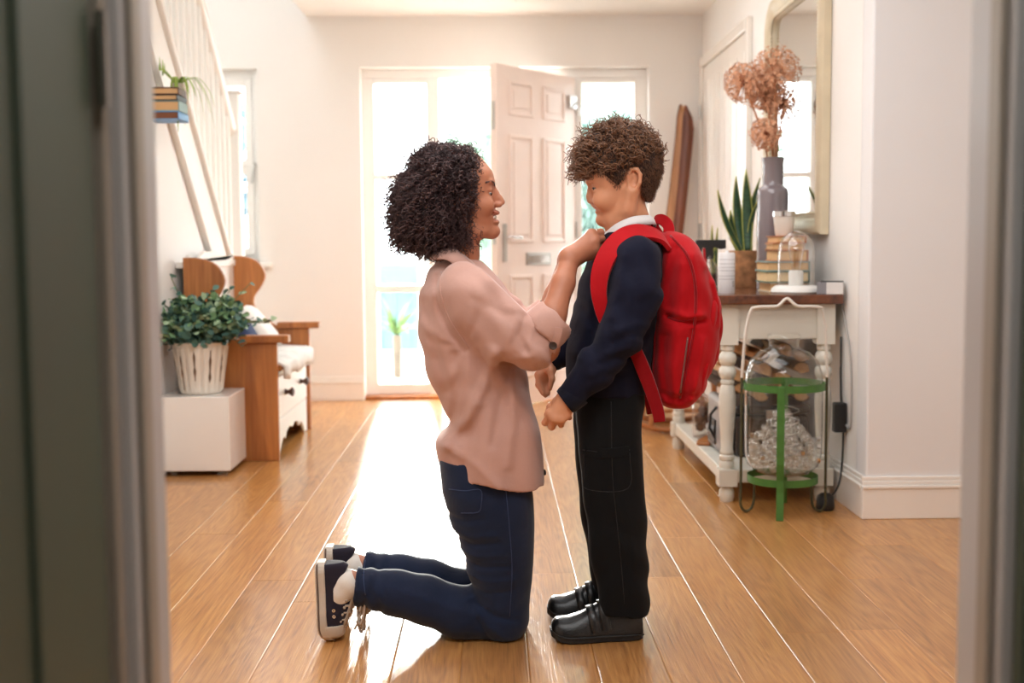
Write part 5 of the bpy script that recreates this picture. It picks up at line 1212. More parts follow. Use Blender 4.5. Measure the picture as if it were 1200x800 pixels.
# ---- hair: inner mass plus separate ringlets
hp = [(562, 160), (571, 180), (566, 192), (562, 205), (561, 222), (556, 240), (549, 258), (543, 276), (541, 300), (530, 304), (450, 304), (450, 160)]
hpw = [(C(a, b)[0], C(a, b)[2]) for a, b in hp]
FH = SDF(axis_steps([(C(452, 250)[0], C(580, 250)[0], .004)]), axis_steps([(YW - .13, YW + .13, .004)]), axis_steps([(C(0, 312)[2], C(0, 158)[2], .004)]))
FH.op(ellipsoid(C(526, 214), (45 * U, .084, 45 * U)), .02); FH.op(ellipsoid(C(503, 246), (38 * U, .098, 44 * U)), .03); FH.op(ellipsoid(C(520, 262), (28 * U, .094, 32 * U)), .02)
FH.whole(lambda d, X, Y, Z: np.maximum(d, poly_sdf(X, Z, hpw) + 0 * Y))
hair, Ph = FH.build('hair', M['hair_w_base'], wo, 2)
g = np.random.default_rng(21); nrm = np.zeros((len(Ph), 3), f4); hair.data.vertices.foreach_get('normal', nrm.ravel()) if False else None
nv = np.empty(len(Ph) * 3, f4); hair.data.vertices.foreach_get('normal', nv); nv = nv.reshape(-1, 3)
keep = np.nonzero((Ph[:, 2] > C(0, 302)[2]))[0]; sel = g.choice(keep, 4600, replace=len(keep) < 4600); rt = Ph[sel] - nv[sel] * .006
out = nv[sel].copy(); out[:, 2] *= np.where(out[:, 2] > 0, .25, 1); ntop = np.clip(nv[sel][:, 2], 0, 1)[:, None]
dr_ = out * g.uniform(.25, .7, (len(sel), 1)) + np.array([-.12, 0, -1.0]) * g.uniform(.5, 1.0, (len(sel), 1)) * (1 - .8 * ntop) + ntop * np.stack([g.normal(-.3, .5, len(sel)), np.sign(rt[:, 1] - YW) * g.uniform(.2, .9, len(sel)), np.zeros(len(sel))], 1) + g.normal(size=(len(sel), 3)) * .18
fr_ = rt[:, 0] > C(548, 0)[0]; dr_[fr_, 0] = np.minimum(dr_[fr_, 0], .12)
ln = g.uniform(.035, .075, len(sel)); ln[fr_] *= .7
low = rt[:, 2] < C(0, 280)[2]; ln[low] *= .55
strand_mesh('ringlets', curl_lines(rt, dr_, ln, g.uniform(.003, .0065, len(sel)), g.uniform(2.0, 4.2, len(sel)), 26, g), g.uniform(.0008, .0014, len(sel)), M['hair_w'], hair)
pick = g.choice(len(sel), 900, replace=False)
M['hair_w_light'] = mat('curl_highlight_hair', srgb(92, 66, 64), .4, var=.3, vscale=60)
strand_mesh('thick_ringlets', curl_lines(rt[pick] + nv[sel][pick] * .006, dr_[pick], ln[pick] * 1.05, g.uniform(.0045, .007, 900), g.uniform(2.2, 3.6, 900), 26, g), g.uniform(.0014, .0021, 900), M['hair_w_light'], hair)
sel = g.choice(keep, 700, replace=False); rt = Ph[sel]; dr_ = nv[sel] + g.normal(size=(700, 3)) * .5; fr_ = rt[:, 0] > C(550, 0)[0]; dr_[fr_, 0] = -abs(dr_[fr_, 0]) * .3
strand_mesh('flyaway_curls', curl_lines(rt, dr_, g.uniform(.010, .018, 700), g.uniform(.003, .006, 700), g.uniform(1, 2.2, 700), 20, g), g.uniform(.0006, .0011, 700), M['hair_w'], hair)
# ---- shirt
xs_ = axis_steps([(C(478, 400)[0], C(690, 400)[0], .0042)]); ys_ = axis_steps([(YW - .29, YW + .29, .0055)]); zs_ = axis_steps([(C(0, 578)[2], C(0, 285)[2], .0042)])
FS = SDF(xs_, ys_, zs_)
FS.op(loftz([(C(560, py)[2], C(bk, py)[0], C(fr, py)[0], YW, hw) for py, bk, fr, hw in ((302, 514, 560, .060), (312, 506, 571, .090), (324, 499, 581, .145), (342, 493, 594, .182), (370, 490.5, 606, .186), (395, 492, 613, .184), (420, 497, 614, .176), (450, 506, 619, .170), (480, 519, 627, .172), (497, 525, 632, .178), (513, 513, 635, .184), (530, 514, 637, .188), (548, 519, 638, .19), (566, 526, 639, .19))], 2.3), .02)
def sleeve(Q, s, e):
    chain(FS, [Q(541, 336, s * .150), Q(560, 352, s * .172), Q(594, 386, s * .185), Q(622, 404, s * .188), Q(633, 394, s * .187)], [.058, .066, .067, .056, .040], .026)
sleeve(D, -1, 0); sleeve(C, 1, 0)
cd_ = Vector((.70, 0, .71)); cp = Vector(D(638, 386, -.187))
def wrinkle(d, X, Y, Z):
    hx, hz = C(548, 398)[0], C(548, 398)[2]; a, b = X - hx, Z - hz
    r = np.sqrt(a * a + b * b) + .001; th = np.arctan2(b, a)
    w = .0016 * np.sin(th * 9 + 1.3 * np.sin(th * 4 + 1) + 2.2 * np.sin(r * 16 + Y * 6)) * np.clip(r / .08, 0, 1) * np.clip(1.3 - r / .30, 0, 1)
    ex, ez = C(634, 402)[0], C(634, 402)[2]; r2 = np.sqrt((X - ex) ** 2 + (Z - ez) ** 2)
    w = w + .0022 * np.sin((X - ex) * 120 + (Z - ez) * 60 + 2 * np.sin((Z - ez) * 45 + Y * 30)) * np.clip(1 - r2 / .09, 0, 1)
    w = w + .0045 * np.sin((X * .93 + Z * .36) * 58 + 1.3 * np.sin(Z * 17 + Y * 5) + Y * 12) * np.clip((C(0, 420)[2] - Z) / .10, 0, 1)
    for pts, wd, am in (([(580, 404), (570, 438), (550, 478), (524, 510)], .014, .011), ([(596, 420), (588, 455), (578, 505)], .013, -.006), ([(602, 430), (600, 480), (594, 530)], .012, .005), ([(566, 470), (552, 505), (545, 540)], .012, -.005),
                        ([(514, 322), (516, 350), (528, 380), (546, 404)], .007, -.006), ([(500, 352), (512, 400), (526, 450)], .012, -.005), ([(536, 410), (540, 450), (530, 490)], .012, -.005), ([(528, 512), (560, 530), (585, 552)], .012, .004),
                        ([(556, 345), (590, 362), (622, 362)], .010, -.004), ([(570, 405), (596, 412), (620, 405)], .009, .004), ([(612, 366), (606, 384), (613, 402)], .007, -.005), ([(622, 374), (617, 392), (626, 412)], .007, .004), ([(598, 376), (592, 394), (596, 412)], .009, .004)):
        w = w - crease(X, Y, Z, pts, wd, am, C)
    w = w + .0022 * np.sin(Z * 70 + X * 55 + Y * 25 + 2 * np.sin(X * 30)) * np.clip((Z - C(0, 470)[2]) / .05, 0, 1)
    return d + w
FS.whole(wrinkle)
hem = lambda X: C(0, 562)[2] + .012 * np.sin((X - C(560, 0)[0]) * 26 + 1.9) - .014 * np.clip((X - C(628, 0)[0]) / .015, 0, 1)
FS.whole(lambda d, X, Y, Z: np.maximum(d, hem(X) - Z + 0 * Y))
FS.whole(lambda d, X, Y, Z: np.maximum(d, np.where(np.abs(Y - cp.y) < .11, (X - cp.x) * cd_.x + (Z - cp.z) * cd_.z, -1.0)))
FS.sub(capsule(C(540, 280), C(537, 306), .050, .047), .004)
shirt, _ = FS.build('shirt', M['shirt'], wo, 1)
bs_ = bvh_of(shirt); bbod = bvh_of(body)
def stitched(pts, par, bv, m, r=.0012, nm='seam', n=5, lift=.0008):
    cv = [onto(bv, q.x, q.y, lift) for q in catmull([(a, b, 0) for a, b in pts], n)]; return MB().tube(cv, r, 5).build(nm, m, par, smooth=180)
stitched([(517, 318), (516, 340), (524, 368), (538, 392), (550, 408)], shirt, bs_, M['shirt'], .0016)
# rolled cuff round each forearm, tab and button
for Q, s in ((D, -1), (C, 1)):
    c = Vector(Q(642, 381, s * .184)); Rq = rot_to((.70, s * -.16 * -1, .71)); R2 = rot_to((.70, .12 * -s, .71))
    t = MB().lathe([(.047, -.030), (.0535, -.028), (.0555, -.022), (.0555, -.004), (.0535, .014), (.0505, .026), (.048, .029), (.045, .025), (.043, -.01), (.043, -.03)], c, 44, R2, sx=1.0, sy=1.06)
    t.v = [tuple(Vector(v) + Vector((.0016 * math.sin(i * .9), 0, .0016 * math.cos(i * .7)))) for i, v in enumerate(t.v)]
    cu = t.build('cuff', M['shirt'], shirt, smooth=60)
    if s < 0:
        bc = bvh_of(cu); q = [onto(bc, 634, 381, .004), onto(bc, 641, 390, .004), onto(bc, 650, 402, .004), onto(bs_, 645, 408, .006)]
        bb2 = [bc, bs_]; ribbon([onto_near(bb2, 655, 384, .003), onto_near(bb2, 653, 394, .003), onto_near(bb2, 650, 403, .003), onto_near(bb2, 646, 412, .003)], [Vector((1, 0, .3))] * 4, .009, .004).build('tab', M['shirt'], cu, smooth=60)
        b = onto_near(bb2, 648, 405, .010); MB().lathe([(0, 0), (.0085, 0), (.0095, .002), (.0085, .004), (.005, .003), (0, .003)], b, 18, rot_to((.1, -1, .1))).build('button', M['button'], cu, smooth=40)
# collar: stand-up fold on both sides of the neck
for s in (-1, 1):
    up_ = [C(515, 288, 0), C(521, 289, s * .045), C(538, 293, s * .070), C(560, 311, s * .058), C(577, 324, s * .016)]
    lo_ = [C(502, 302, 0), C(508, 303, s * .080), C(528, 304, s * .118), C(556, 327, s * .108), C(578, 342, s * .040)]
    cu_, cl_ = catmull(up_, 6), catmull(lo_, 6); rows = [[a, a.lerp(b, .25) + Vector((0, s * .004, .004)), a.lerp(b, .6) + Vector((0, s * .004, .004)), b] for a, b in zip(cu_, cl_)]
    MB().grid(rows).build('collar', M['shirt'], shirt, smooth=180, solid=.0035)
rows = [[Vector(C(574, 326, -.010)), Vector(C(574, 326, .014))], [Vector(C(582, 337, -.011)), Vector(C(582, 337, .014))], [Vector(C(590, 348, -.012)), Vector(C(590, 348, .014))], [Vector(C(599, 362, -.012)), Vector(C(599, 362, .014))]]
MB().grid(rows).build('placket', M['shirt'], shirt, smooth=180, solid=.006)
for px, py in ((577.5, 330), (637, 553)): MB().lathe([(0, 0), (.0075, 0), (.008, .002), (.007, .0035), (0, .003)], C(px, py, -.004), 16, rot_to((1, -.55, .25))).build('button', M['button'] if py > 500 else M['shirt'], shirt, smooth=40)
# ---- jeans
FJ = SDF(axis_steps([(C(405, 690)[0], C(640, 690)[0], .0046)]), axis_steps([(YW - .20, YW + .20, .0052)]), axis_steps([(-.004, C(0, 520)[2], .0046)]))
for s in (-1, 1):
    FJ.op(loftz([(C(580, py)[2], C(bk, py)[0], C(fr, py)[0], YW + s * yc, hw) for py, bk, fr, yc, hw in ((528, 516, 624, .074, .092), (556, 519, 622, .078, .098), (580, 523, 624, .080, .098), (604, 531, 625, .081, .092), (632, 543, 624.5, .081, .084), (660, 549, 623, .080, .076), (690, 557, 620, .078, .067), (714, 563, 616, .076, .060), (732, 573, 609, .075, .05), (740, 583, 602, .075, .03))], 2.2), .03)
    chain(FJ, [C(590, 714, s * .075), C(541, 707, s * .075), C(500, 692, s * .075), C(468, 684.5, s * .075), C(424, 677, s * .075)], [27 * U, 28.5 * U, 26.5 * U, 24.5 * U, 22.5 * U], .025)
    e = C(421.5, 676, s * .075); FJ.whole(lambda d, X, Y, Z: np.where((np.abs(Y - e[1]) < .075) & (Z < .28) & (X < e[0] + .05), np.maximum(d, (e[0] - X) + (Z - e[2]) * .12), d))
    FJ.sub(capsule(C(395, 671, s * .075), C(426, 677, s * .075), 18 * U, 16 * U), .004)
def jw_(d, X, Y, Z):
    kx, kz = C(572, 692)[0], C(572, 692)[2]; r = np.sqrt((X - kx) ** 2 + (Z - kz) ** 2)
    w = .0032 * np.sin((Z - kz) * 120 - (X - kx) * 60 + np.sin(X * 50 + Y * 20)) * .35 * np.clip(1 - r / .16, 0, 1)
    for pts, wd, am in (([(526, 590), (545, 594), (566, 590)], .007, -.005), ([(534, 606), (552, 612), (580, 608)], .007, .005), ([(538, 616), (556, 621), (584, 617)], .006, -.005), ([(543, 630), (560, 634), (590, 630)], .007, .0045), ([(546, 641), (566, 646), (596, 644)], .006, -.005), ([(548, 656), (570, 662), (602, 660)], .007, .004),
                        ([(553, 672), (572, 676), (600, 672)], .006, -.004), ([(558, 690), (580, 702), (604, 708)], .007, -.005), ([(560, 696), (574, 714), (592, 728)], .007, .004), ([(552, 690), (562, 712), (574, 732)], .006, -.004), ([(430, 660), (437, 676), (431, 696)], .006, -.004), ([(440, 661), (446, 680), (441, 698)], .006, .004), ([(452, 664), (456, 684), (451, 702)], .006, -.003), ([(480, 676), (520, 690), (560, 702)], .010, .003)):
        w = w - crease(X, Y, Z, pts, wd, am * .8, C)
    w = w + .0012 * np.sin(Z * 95 + 2.0 * np.sin(X * 26 + Y * 10)) * np.clip((C(0, 560)[2] - Z) / .03, 0, 1) * np.clip((Z - C(0, 650)[2]) / .04, 0, 1) * np.clip((C(580, 0)[0] - X) / .06, 0, 1)
    w = w + .0018 * np.sin(X * 170 + np.sin(Z * 60) * 1.5 + Y * 20) * np.clip((C(452, 0)[0] - X) / .03, 0, 1)
    return d + w
FJ.whole(jw_); FJ.whole(lambda d, X, Y, Z: np.maximum(d, .002 - Z + 0 * d))
jeans, _ = FJ.build('jeans', M['denim'], wo, 1); bj = bvh_of(jeans)
stitched([(592, 566), (597, 620), (600, 670), (597, 722)], jeans, bj, M['denim_seam'])
stitched([(526, 573), (545, 575), (563, 574), (564, 590), (560, 600), (540, 601)], jeans, bj, M['denim_seam'])
stitched([(428, 656), (426, 676), (428, 697)], jeans, bj, M['denim_seam'])
# ---- socks and canvas shoes, toes on the floor, soles facing back
prof = [(0, .046, .024), (.06, .060, .031), (.2, .068, .034), (.36, .074, .035), (.5, .070, .038), (.64, .058, .043), (.78, .046, .0445), (.9, .036, .040), (.96, .028, .032), (1.0, .012, .014)]
for s in (-1, 1):
    R = Matrix(((0, 0, 1), (0, 1, 0), (-1, 0, 0)))                 # heel-to-toe points down, upper faces forward
    tilt = Matrix.Rotation(math.radians(-2.0), 3, 'Y'); R = tilt @ R; O = Vector(C(385, 649, s * .075 + (0 if s < 0 else .0))); Ls = (O.z - .004) / 1.0
    chs = [C(424, 676, s * .075), C(411, 674, s * .075), C(402, 684, s * .075), C(398, 700, s * .075)]
    FK = SDF(axis_steps([(C(384, 0)[0], C(440, 0)[0], .003)]), axis_steps([(YW + s * .075 - .06, YW + s * .075 + .06, .003)]), axis_steps([(C(0, 720)[2], C(0, 640)[2], .003)]))
    chain(FK, chs, [15.5 * U, 16.5 * U, 16 * U, 12 * U], .01); FK.whole(lambda d, X, Y, Z: np.maximum(d, X - C(413, 0)[0] + (Z - C(0, 676)[2]) * .5 + 0 * d)); FK.build('sock', M['sock'], wo)
    up, T, ff = make_shoe(wo, 'sneaker', O, R, Ls, prof, .020, M['canvas'], M['rubber'], M['rubber'], hole=(.042, .075, .030, .012), spring=.014)
    t = MB(); ring = [(u_, float(np.interp(u_ / Ls, [p[0] for p in prof], [p[2] for p in prof])) + .0048) for u_ in np.linspace(0, Ls, 24)]
    ol = ring + [(x, -w_) for x, w_ in ring[::-1]] + [ring[0]]; t.tube([T((x, y, -.014)) for x, y in ol], .0022, 4); t.build('sole_stripe', M['rubber_dark'], up)
    for u_ in (.112, .127):
        for y in (-1, 1): MB().lathe([(.0018, 0), (.0042, 0), (.0042, .0016), (.0018, .0016)], T((u_, y * .0378, .022)), 14, R @ rot_to((0, y, .0))).build('eyelet', M['chrome'], up, smooth=40)
    t = MB(); prev = None
    zt_ = lambda u_: float(np.interp(u_ / Ls, [p[0] for p in prof], [p[1] for p in prof]))
    for i in range(5):
        u_ = .088 + i * .017; h_ = zt_(u_) + .003
        t.tube([T((u_, -.026, h_ * .72)), T((u_ + .004, -.012, h_ * .97)), T((u_ + .008, .012, h_ * .97)), T((u_ + .010, .026, h_ * .72))], .0030, 6)
    for i in range(5):
        u_ = .092 + i * .017
        for y in (-1, 1): t.ball(T((u_, y * .027, zt_(u_) * .74)), .004, 8)
    h_ = zt_(.09)
    for y, ln_ in ((-1, .055), (1, .045)):
        t.tube(catmull([T((.088, y * .006, h_ + .004)), T((.094, y * .020, h_ + .016)), T((.118, y * .028, h_ + .014)), T((.112, y * .012, h_ + .010)), T((.090, 0, h_ + .006))], 5), .0027, 6)
        t.tube(catmull([T((.09, y * .004, h_ + .006)), T((.110, y * .014, h_ + .014)), T((.140, y * .022, h_ + .010)), T((.165, y * (.024), h_ - .004))], 5), .0026, 6)
    for k_, (y, u1, o1) in enumerate(((-.022, .150, .026), (-.012, .172, .020), (.004, .160, .028), (.016, .178, .018))):
        t.tube(catmull([T((.086, y * .4, h_ + .004)), T((.105, y * 1.2, h_ + o1)), T((u1, y * 1.5, h_ + o1 * .55)), T((u1 - .012, y * .9, h_ + o1 * .3)), T((.100, y * .3, h_ + .006))], 6), .0030, 6)
    t.build('lace', M['lace'], up, smooth=180)
    MB().grid([[T((u_, y, zt_(min(Ls, u_)) * (1 - (y / .03) ** 2 * .28) + .001 + max(0, .09 - u_) * .35)) for y in (-.02, -.01, 0, .01, .02)] for u_ in (.060, .075, .09, .115, .14, .165)]).build('tongue', M['lace'], up, smooth=180, solid=.004)
# ring on the near hand, earring
MB().tube([Vector(D(699, 273, -.076)) + Vector((.0, math.sin(a) * .0105, math.cos(a) * .0105)) for a in (2 * math.pi * k_ / 16 for k_ in range(17))], .0014, 6).build('ring', M['ring_silver'], wo, smooth=180)
MB().tube([Vector(D(632 + 0, 372, -.17)).lerp(Vector(D(634, 352, -.165)), k_ / 4) for k_ in range(5)], .0015, 6).build('bracelet_cord', M['button'], wo, smooth=180)
# ================================================================ the standing boy
YK = 2.96; UK = YK / FPX
def B(px, py, dy=0.0): p = P(px, py, YK); return (p.x, YK + dy, p.z)
def G(px, py, dy=0.0): p = P(px, py, YK + dy); return (p.x, p.y, p.z)
M['skin_b'] = skin_mat('boy_skin', srgb(212, 149, 113), srgb(176, 98, 84))
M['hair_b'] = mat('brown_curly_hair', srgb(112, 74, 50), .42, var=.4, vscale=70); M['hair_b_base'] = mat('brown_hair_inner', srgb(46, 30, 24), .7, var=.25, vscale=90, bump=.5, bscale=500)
M['jumper'] = cloth_mat('navy_knit_jumper', srgb(22, 23, 40), .9, weave=1100, bump=.35, sheen=.04, var=.08, fold=10)
M['jumper_rib'] = cloth_mat('navy_rib_knit', srgb(22, 23, 37), .9, sheen=.1)
M['trouser'] = cloth_mat('black_school_trousers', srgb(17, 18, 20), .85, weave=1500, bump=.2, sheen=.05, var=.06, fold=8)
M['polo'] = cloth_mat('white_school_collar', srgb(228, 226, 226), .85); M['tie'] = cloth_mat('grey_collar_lining', srgb(110, 110, 114), .85)
M['shoe_black'] = mat('black_school_leather', srgb(20, 20, 21), .32, var=.1, bump=.15, bscale=200); M['shoe_sole'] = mat('black_rubber_sole', srgb(24, 24, 25), .6)
bo = empty('person', (B(715, 700)[0], YK, 0), 'standing boy in navy jumper and black trousers wearing a red backpack', 'person')
xs_ = axis_steps([(B(628, 480)[0], B(682, 480)[0], .0026), (B(682, 480)[0], B(725, 220)[0], .0020), (B(725, 220)[0], B(780, 220)[0], .0030)])
ys_ = axis_steps([(YK - .24, YK - .13, .0035), (YK - .13, YK + .09, .0026), (YK + .09, YK + .24, .0035)])
zs_ = axis_steps([(.03, B(0, 510)[2], .009), (B(0, 510)[2], B(0, 425)[2], .0028), (B(0, 425)[2], B(0, 275)[2], .008), (B(0, 275)[2], B(0, 190)[2], .0020), (B(0, 190)[2], B(0, 145)[2], .004)])
F = SDF(xs_, ys_, zs_)
F.op(ellipsoid(B(729, 197), (43 * UK, .072, 42 * UK)), .01)
F.op(loftz([(B(720, py)[2], B(fr, py)[0], B(bk, py)[0], YK, hw) for py, fr, bk, hw in ((192, 690, 735, .058), (203, 687.3, 735, .064), (213, 688.3, 736, .064), (222, 693, 738, .062), (231, 695, 738, .059), (239, 697.5, 737, .054), (247, 700.5, 735, .046), (255, 703, 732, .036), (262, 710, 726, .022))], 2.2), .012)
F.op(ellipsoid(B(691, 212.5), (4.5 * UK, .040, 3.5 * UK)), .008)
for s in (1, -1):
    F.op(ellipsoid(B(706, 235, s * .037), (13 * UK, .020, 11 * UK)), .014)
    chain(F, [B(737, 226, s * .060), B(733, 246, s * .052), B(716, 259, s * .026), B(706, 258, s * .005)], [9 * UK, 8 * UK, 6.5 * UK, 6 * UK], .014)
    F.sub(ellipsoid(B(688.5, 219.5, s * .030), (5.5 * UK, .016, 5 * UK)), .006)
    F.op(ellipsoid(B(699.4, 217.2, s * .0305), (6.1 * UK, .0134, 4.7 * UK)), .003)
    F.op(ellipsoid(B(699.6, 224.9, s * .0305), (6.0 * UK, .0132, 3.0 * UK)), .003)
    F.op(ellipsoid(B(695.2, 236.4, s * .0075), (4.0 * UK, .0058, 3.0 * UK)), .004)
    # ear
    e0 = s * .067
    F.op(ellipsoid(B(738.5, 213, e0), (6.5 * UK, .006, 13.5 * UK), Matrix.Rotation(.12, 3, 'Y') @ Matrix.Rotation(-s * .25, 3, 'Z')), .004)
    chain(F, [B(733.5, 221, e0 + s * .002), B(732.3, 208, e0 + s * .004), B(736, 200.5, e0 + s * .008), B(742, 200.5, e0 + s * .012), B(745.8, 207, e0 + s * .013), B(745, 216, e0 + s * .012), B(741, 224, e0 + s * .007), B(736.5, 229.5, e0 + s * .003), B(734.2, 227, e0)], [2.0 * UK, 2.0 * UK, 2.1 * UK, 2.2 * UK, 2.2 * UK, 2.2 * UK, 2.6 * UK, 3.0 * UK, 2.6 * UK], .003)
    F.sub(ellipsoid(B(737.8, 214.5, e0 + s * .009), (3.4 * UK, .006, 6.5 * UK)), .003)
chain(F, [B(696, 219), B(695.5, 229), B(696.5, 236)], [3.6 * UK, 4.0 * UK, 4.2 * UK], .006)
chain(F, [B(692.6, 217), B(691.6, 224), B(690.6, 230), B(691.6, 234.4)], [3.2 * UK, 3.0 * UK, 3.2 * UK, 3.9 * UK], .006)
for s in (1, -1): F.sub(capsule(B(693, 240.5, s * .0048), B(696, 237, s * .0048), .0019, .0015), .002)
F.op(ellipsoid(B(701, 243.3), (5.0 * UK, .019, 2.6 * UK)), .004); F.op(ellipsoid(B(702.2, 248.4), (4.8 * UK, .017, 2.9 * UK)), .004)
F.op(ellipsoid(B(706.5, 257), (6.5 * UK, .017, 5.5 * UK)), .010)
F.sub(capsule(B(696, 245.8, -.001), B(704.5, 244.0, -.0225), .0014, .0010), .0015); F.sub(capsule(B(696, 245.8, .001), B(704.5, 244.0, .0225), .0014, .0010), .0015)
chain(F, [B(732, 240), B(736, 262), B(738, 290)], [.050, .050, .064], .018)
F.op(loftz([(B(720, py)[2], B(fr, py)[0], B(bk, py)[0], YK, hw) for py, fr, bk, hw in ((275, 712, 765, .06), (300, 698, 768, .12), (350, 685, 762, .125), (410, 676, 755, .115), (460, 676, 750, .115))]), .02)
aw = G(664, 468, -.172)
chain(F, [G(745, 308, -.125), G(727, 392, -.178), aw], [.032, .027, .0195], .012)
hand(F, aw, .0185, [G(645, 484, -.176), G(650, 490, -.182), G(657, 491, -.182), G(664, 486, -.178)], [G(638.5, 495, -.160), G(646.5, 500, -.166), G(657.5, 497, -.168), G(667, 489, -.166)],
     [G(645, 496, -.140), G(651, 495, -.142), G(659, 492, -.146), G(666, 485, -.148)], [G(653, 470, -.158), G(645, 476, -.150), G(640.5, 486, -.146)], .0078, .005)
aw2 = B(650, 431, .165)
chain(F, [B(745, 303, .150), B(715, 385, .18), aw2], [.038, .030, .0195], .012)
hand(F, aw2, .0175, [B(634, 447, .155), B(638, 452, .165), B(643, 453, .172), B(648, 449, .172)], [B(633.5, 459, .148), B(638, 464.5, .158), B(643.5, 464, .164), B(648.5, 458, .166)],
     [B(639, 469, .140), B(642, 471.5, .146), B(645.5, 470, .150), B(648.5, 464, .154)], [B(648, 441, .140), B(650, 451, .132), B(648, 460, .130)], .0076, .005)
for s in (-1, 1): chain(F, [B(715, 470, s * .06), B(718, 590, s * .072), B(728, 700, s * .078)], [.07, .05, .036], .02)
bb, Pv = F.build('body', M['skin_b'], bo)
zl1, zl2, xl = B(0, 241.2)[2], B(0, 251.3)[2], B(703.5, 245)[0]
lip_attr(bb, Pv, lambda p: np.clip((xl - p[:, 0]) / .004, 0, 1) * np.clip(1.5 - np.abs(p[:, 2] - (zl1 + zl2) / 2) / ((zl1 - zl2) / 2) * 1.25, 0, 1).clip(0, 1) * (np.abs(p[:, 1] - YK) < .021) * .7)
eyes(bo, B, 699.0, 220.6, .0302, .0108, -1, -.22)
brow(bo, lambda s: [B(689.5, 215.5, s * .012), B(689.8, 212.8, s * .024), B(693, 211.2, s * .036), B(699, 213.2, s * .048)], 0, M['hair_b'], np.random.default_rng(2), 50)
# ---- hair
hp = [(678, 206), (686, 208), (694, 205), (704, 207), (711, 212), (716, 219), (722, 220), (728, 207), (733, 198), (741, 197), (747, 203), (748.5, 216), (750, 229), (756, 236), (770, 240), (790, 240), (790, 135), (660, 135), (660, 206)]
hpw = [(B(a, b)[0], B(a, b)[2]) for a, b in hp]
FH = SDF(axis_steps([(B(674, 200)[0], B(785, 200)[0], .0034)]), axis_steps([(YK - .10, YK + .10, .0034)]), axis_steps([(B(0, 245)[2], B(0, 142)[2], .0034)]))
FH.op(ellipsoid(B(729, 195), (46 * UK, .0765, 45 * UK)), .01); FH.op(ellipsoid(B(727, 186), (45 * UK, .074, 40 * UK)), .02)
chain(FH, [B(735, 205), B(738, 236)], [.060, .053], .02)
FH.whole(lambda d, X, Y, Z: np.maximum(d, poly_sdf(X, Z, hpw) + 0 * Y))
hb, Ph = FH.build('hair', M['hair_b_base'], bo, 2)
g = np.random.default_rng(31); nv = np.empty(len(Ph) * 3, f4); hb.data.vertices.foreach_get('normal', nv); nv = nv.reshape(-1, 3)
zt_, xf_ = Ph[:, 2], Ph[:, 0]; a_, b_ = B(700, 206), B(768, 182); lim = np.interp(xf_, [a_[0], b_[0]], [a_[2] - .004, b_[2]])
top = np.nonzero((zt_ > lim) & (nv[:, 2] > -.35))[0]; sel = g.choice(top, min(len(top), 1500), replace=False); rt = Ph[sel] - nv[sel] * .004
dr_ = nv[sel] * g.uniform(.5, 1.1, (len(sel), 1)) + np.array([-.55, 0, -.05]) * g.uniform(.2, 1, (len(sel), 1)) + g.normal(size=(len(sel), 3)) * .35
front = rt[:, 0] < B(700, 0)[0]; dr_[front] += np.array([-.5, 0, -.65]); low = rt[:, 2] < B(0, 185)[2]; dr_[low & ~front] += np.array([-.1, 0, -.5])
ln = g.uniform(.012, .028, len(sel)); ln[front] = g.uniform(.022, .040, front.sum()); back_ = rt[:, 0] > B(748, 0)[0]; ln[back_] *= .7
strand_mesh('curls', curl_lines(rt, dr_, ln, g.uniform(.0035, .0085, len(sel)), g.uniform(.9, 2.0, len(sel)), 24, g), g.uniform(.0007, .0014, len(sel)), M['hair_b'], hb)
pick = g.choice(len(sel), 620, replace=False)
M['hair_b_light'] = mat('light_brown_curls', srgb(120, 82, 56), .4, var=.35, vscale=60)
strand_mesh('loose_curls', curl_lines(rt[pick] + nv[sel][pick] * .005, dr_[pick], ln[pick] * 1.05 + .006, g.uniform(.0055, .0095, 620), g.uniform(.9, 1.7, 620), 26, g), g.uniform(.0013, .0021, 620), M['hair_b_light'], hb)
side = np.nonzero((zt_ <= lim + .006) & (zt_ > B(0, 238)[2]))[0]; sel = g.choice(side, 5000); rt = Ph[sel] - nv[sel] * .001
dr_ = nv[sel] * .35 + np.array([.25, 0, -1.0]) + g.normal(size=(len(sel), 3)) * .25
strand_mesh('short_hair', curl_lines(rt, dr_, g.uniform(.006, .013, len(sel)), g.uniform(.0004, .0016, len(sel)), g.uniform(.4, 1.2, len(sel)), 8, g), g.uniform(.0005, .0009, len(sel)), M['hair_b'], hb)
# ---- jumper
FS = SDF(axis_steps([(B(632, 400)[0], B(785, 400)[0], .0042)]), axis_steps([(YK - .25, YK + .25, .0052)]), axis_steps([(B(0, 486)[2], B(0, 255)[2], .0042)]))
FS.op(loftz([(B(720, py)[2], B(fr, py)[0], B(bk, py)[0], YK, hw) for py, fr, bk, hw in ((266, 714, 764, .068), (276, 706, 770, .098), (290, 698, 775, .132), (306, 689, 777, .148), (328, 680, 776, .152), (352, 674, 773, .152), (382, 668, 768, .150), (412, 664, 764, .148), (440, 663, 759, .146), (461, 667, 757, .142))], 2.3), .02)
def bsleeve(Q, pts, rs): chain(FS, [Q(*p) for p in pts], rs, .03)
bsleeve(G, [(747, 303, -.132), (747, 345, -.160), (728, 392, -.178), (700, 430, -.180), (669, 463, -.174)], [.053, .053, .048, .042, .033])
bsleeve(B, [(747, 303, .132), (738, 345, .160), (714, 385, .178), (685, 410, .178), (653, 427, .166)], [.058, .057, .051, .043, .032])
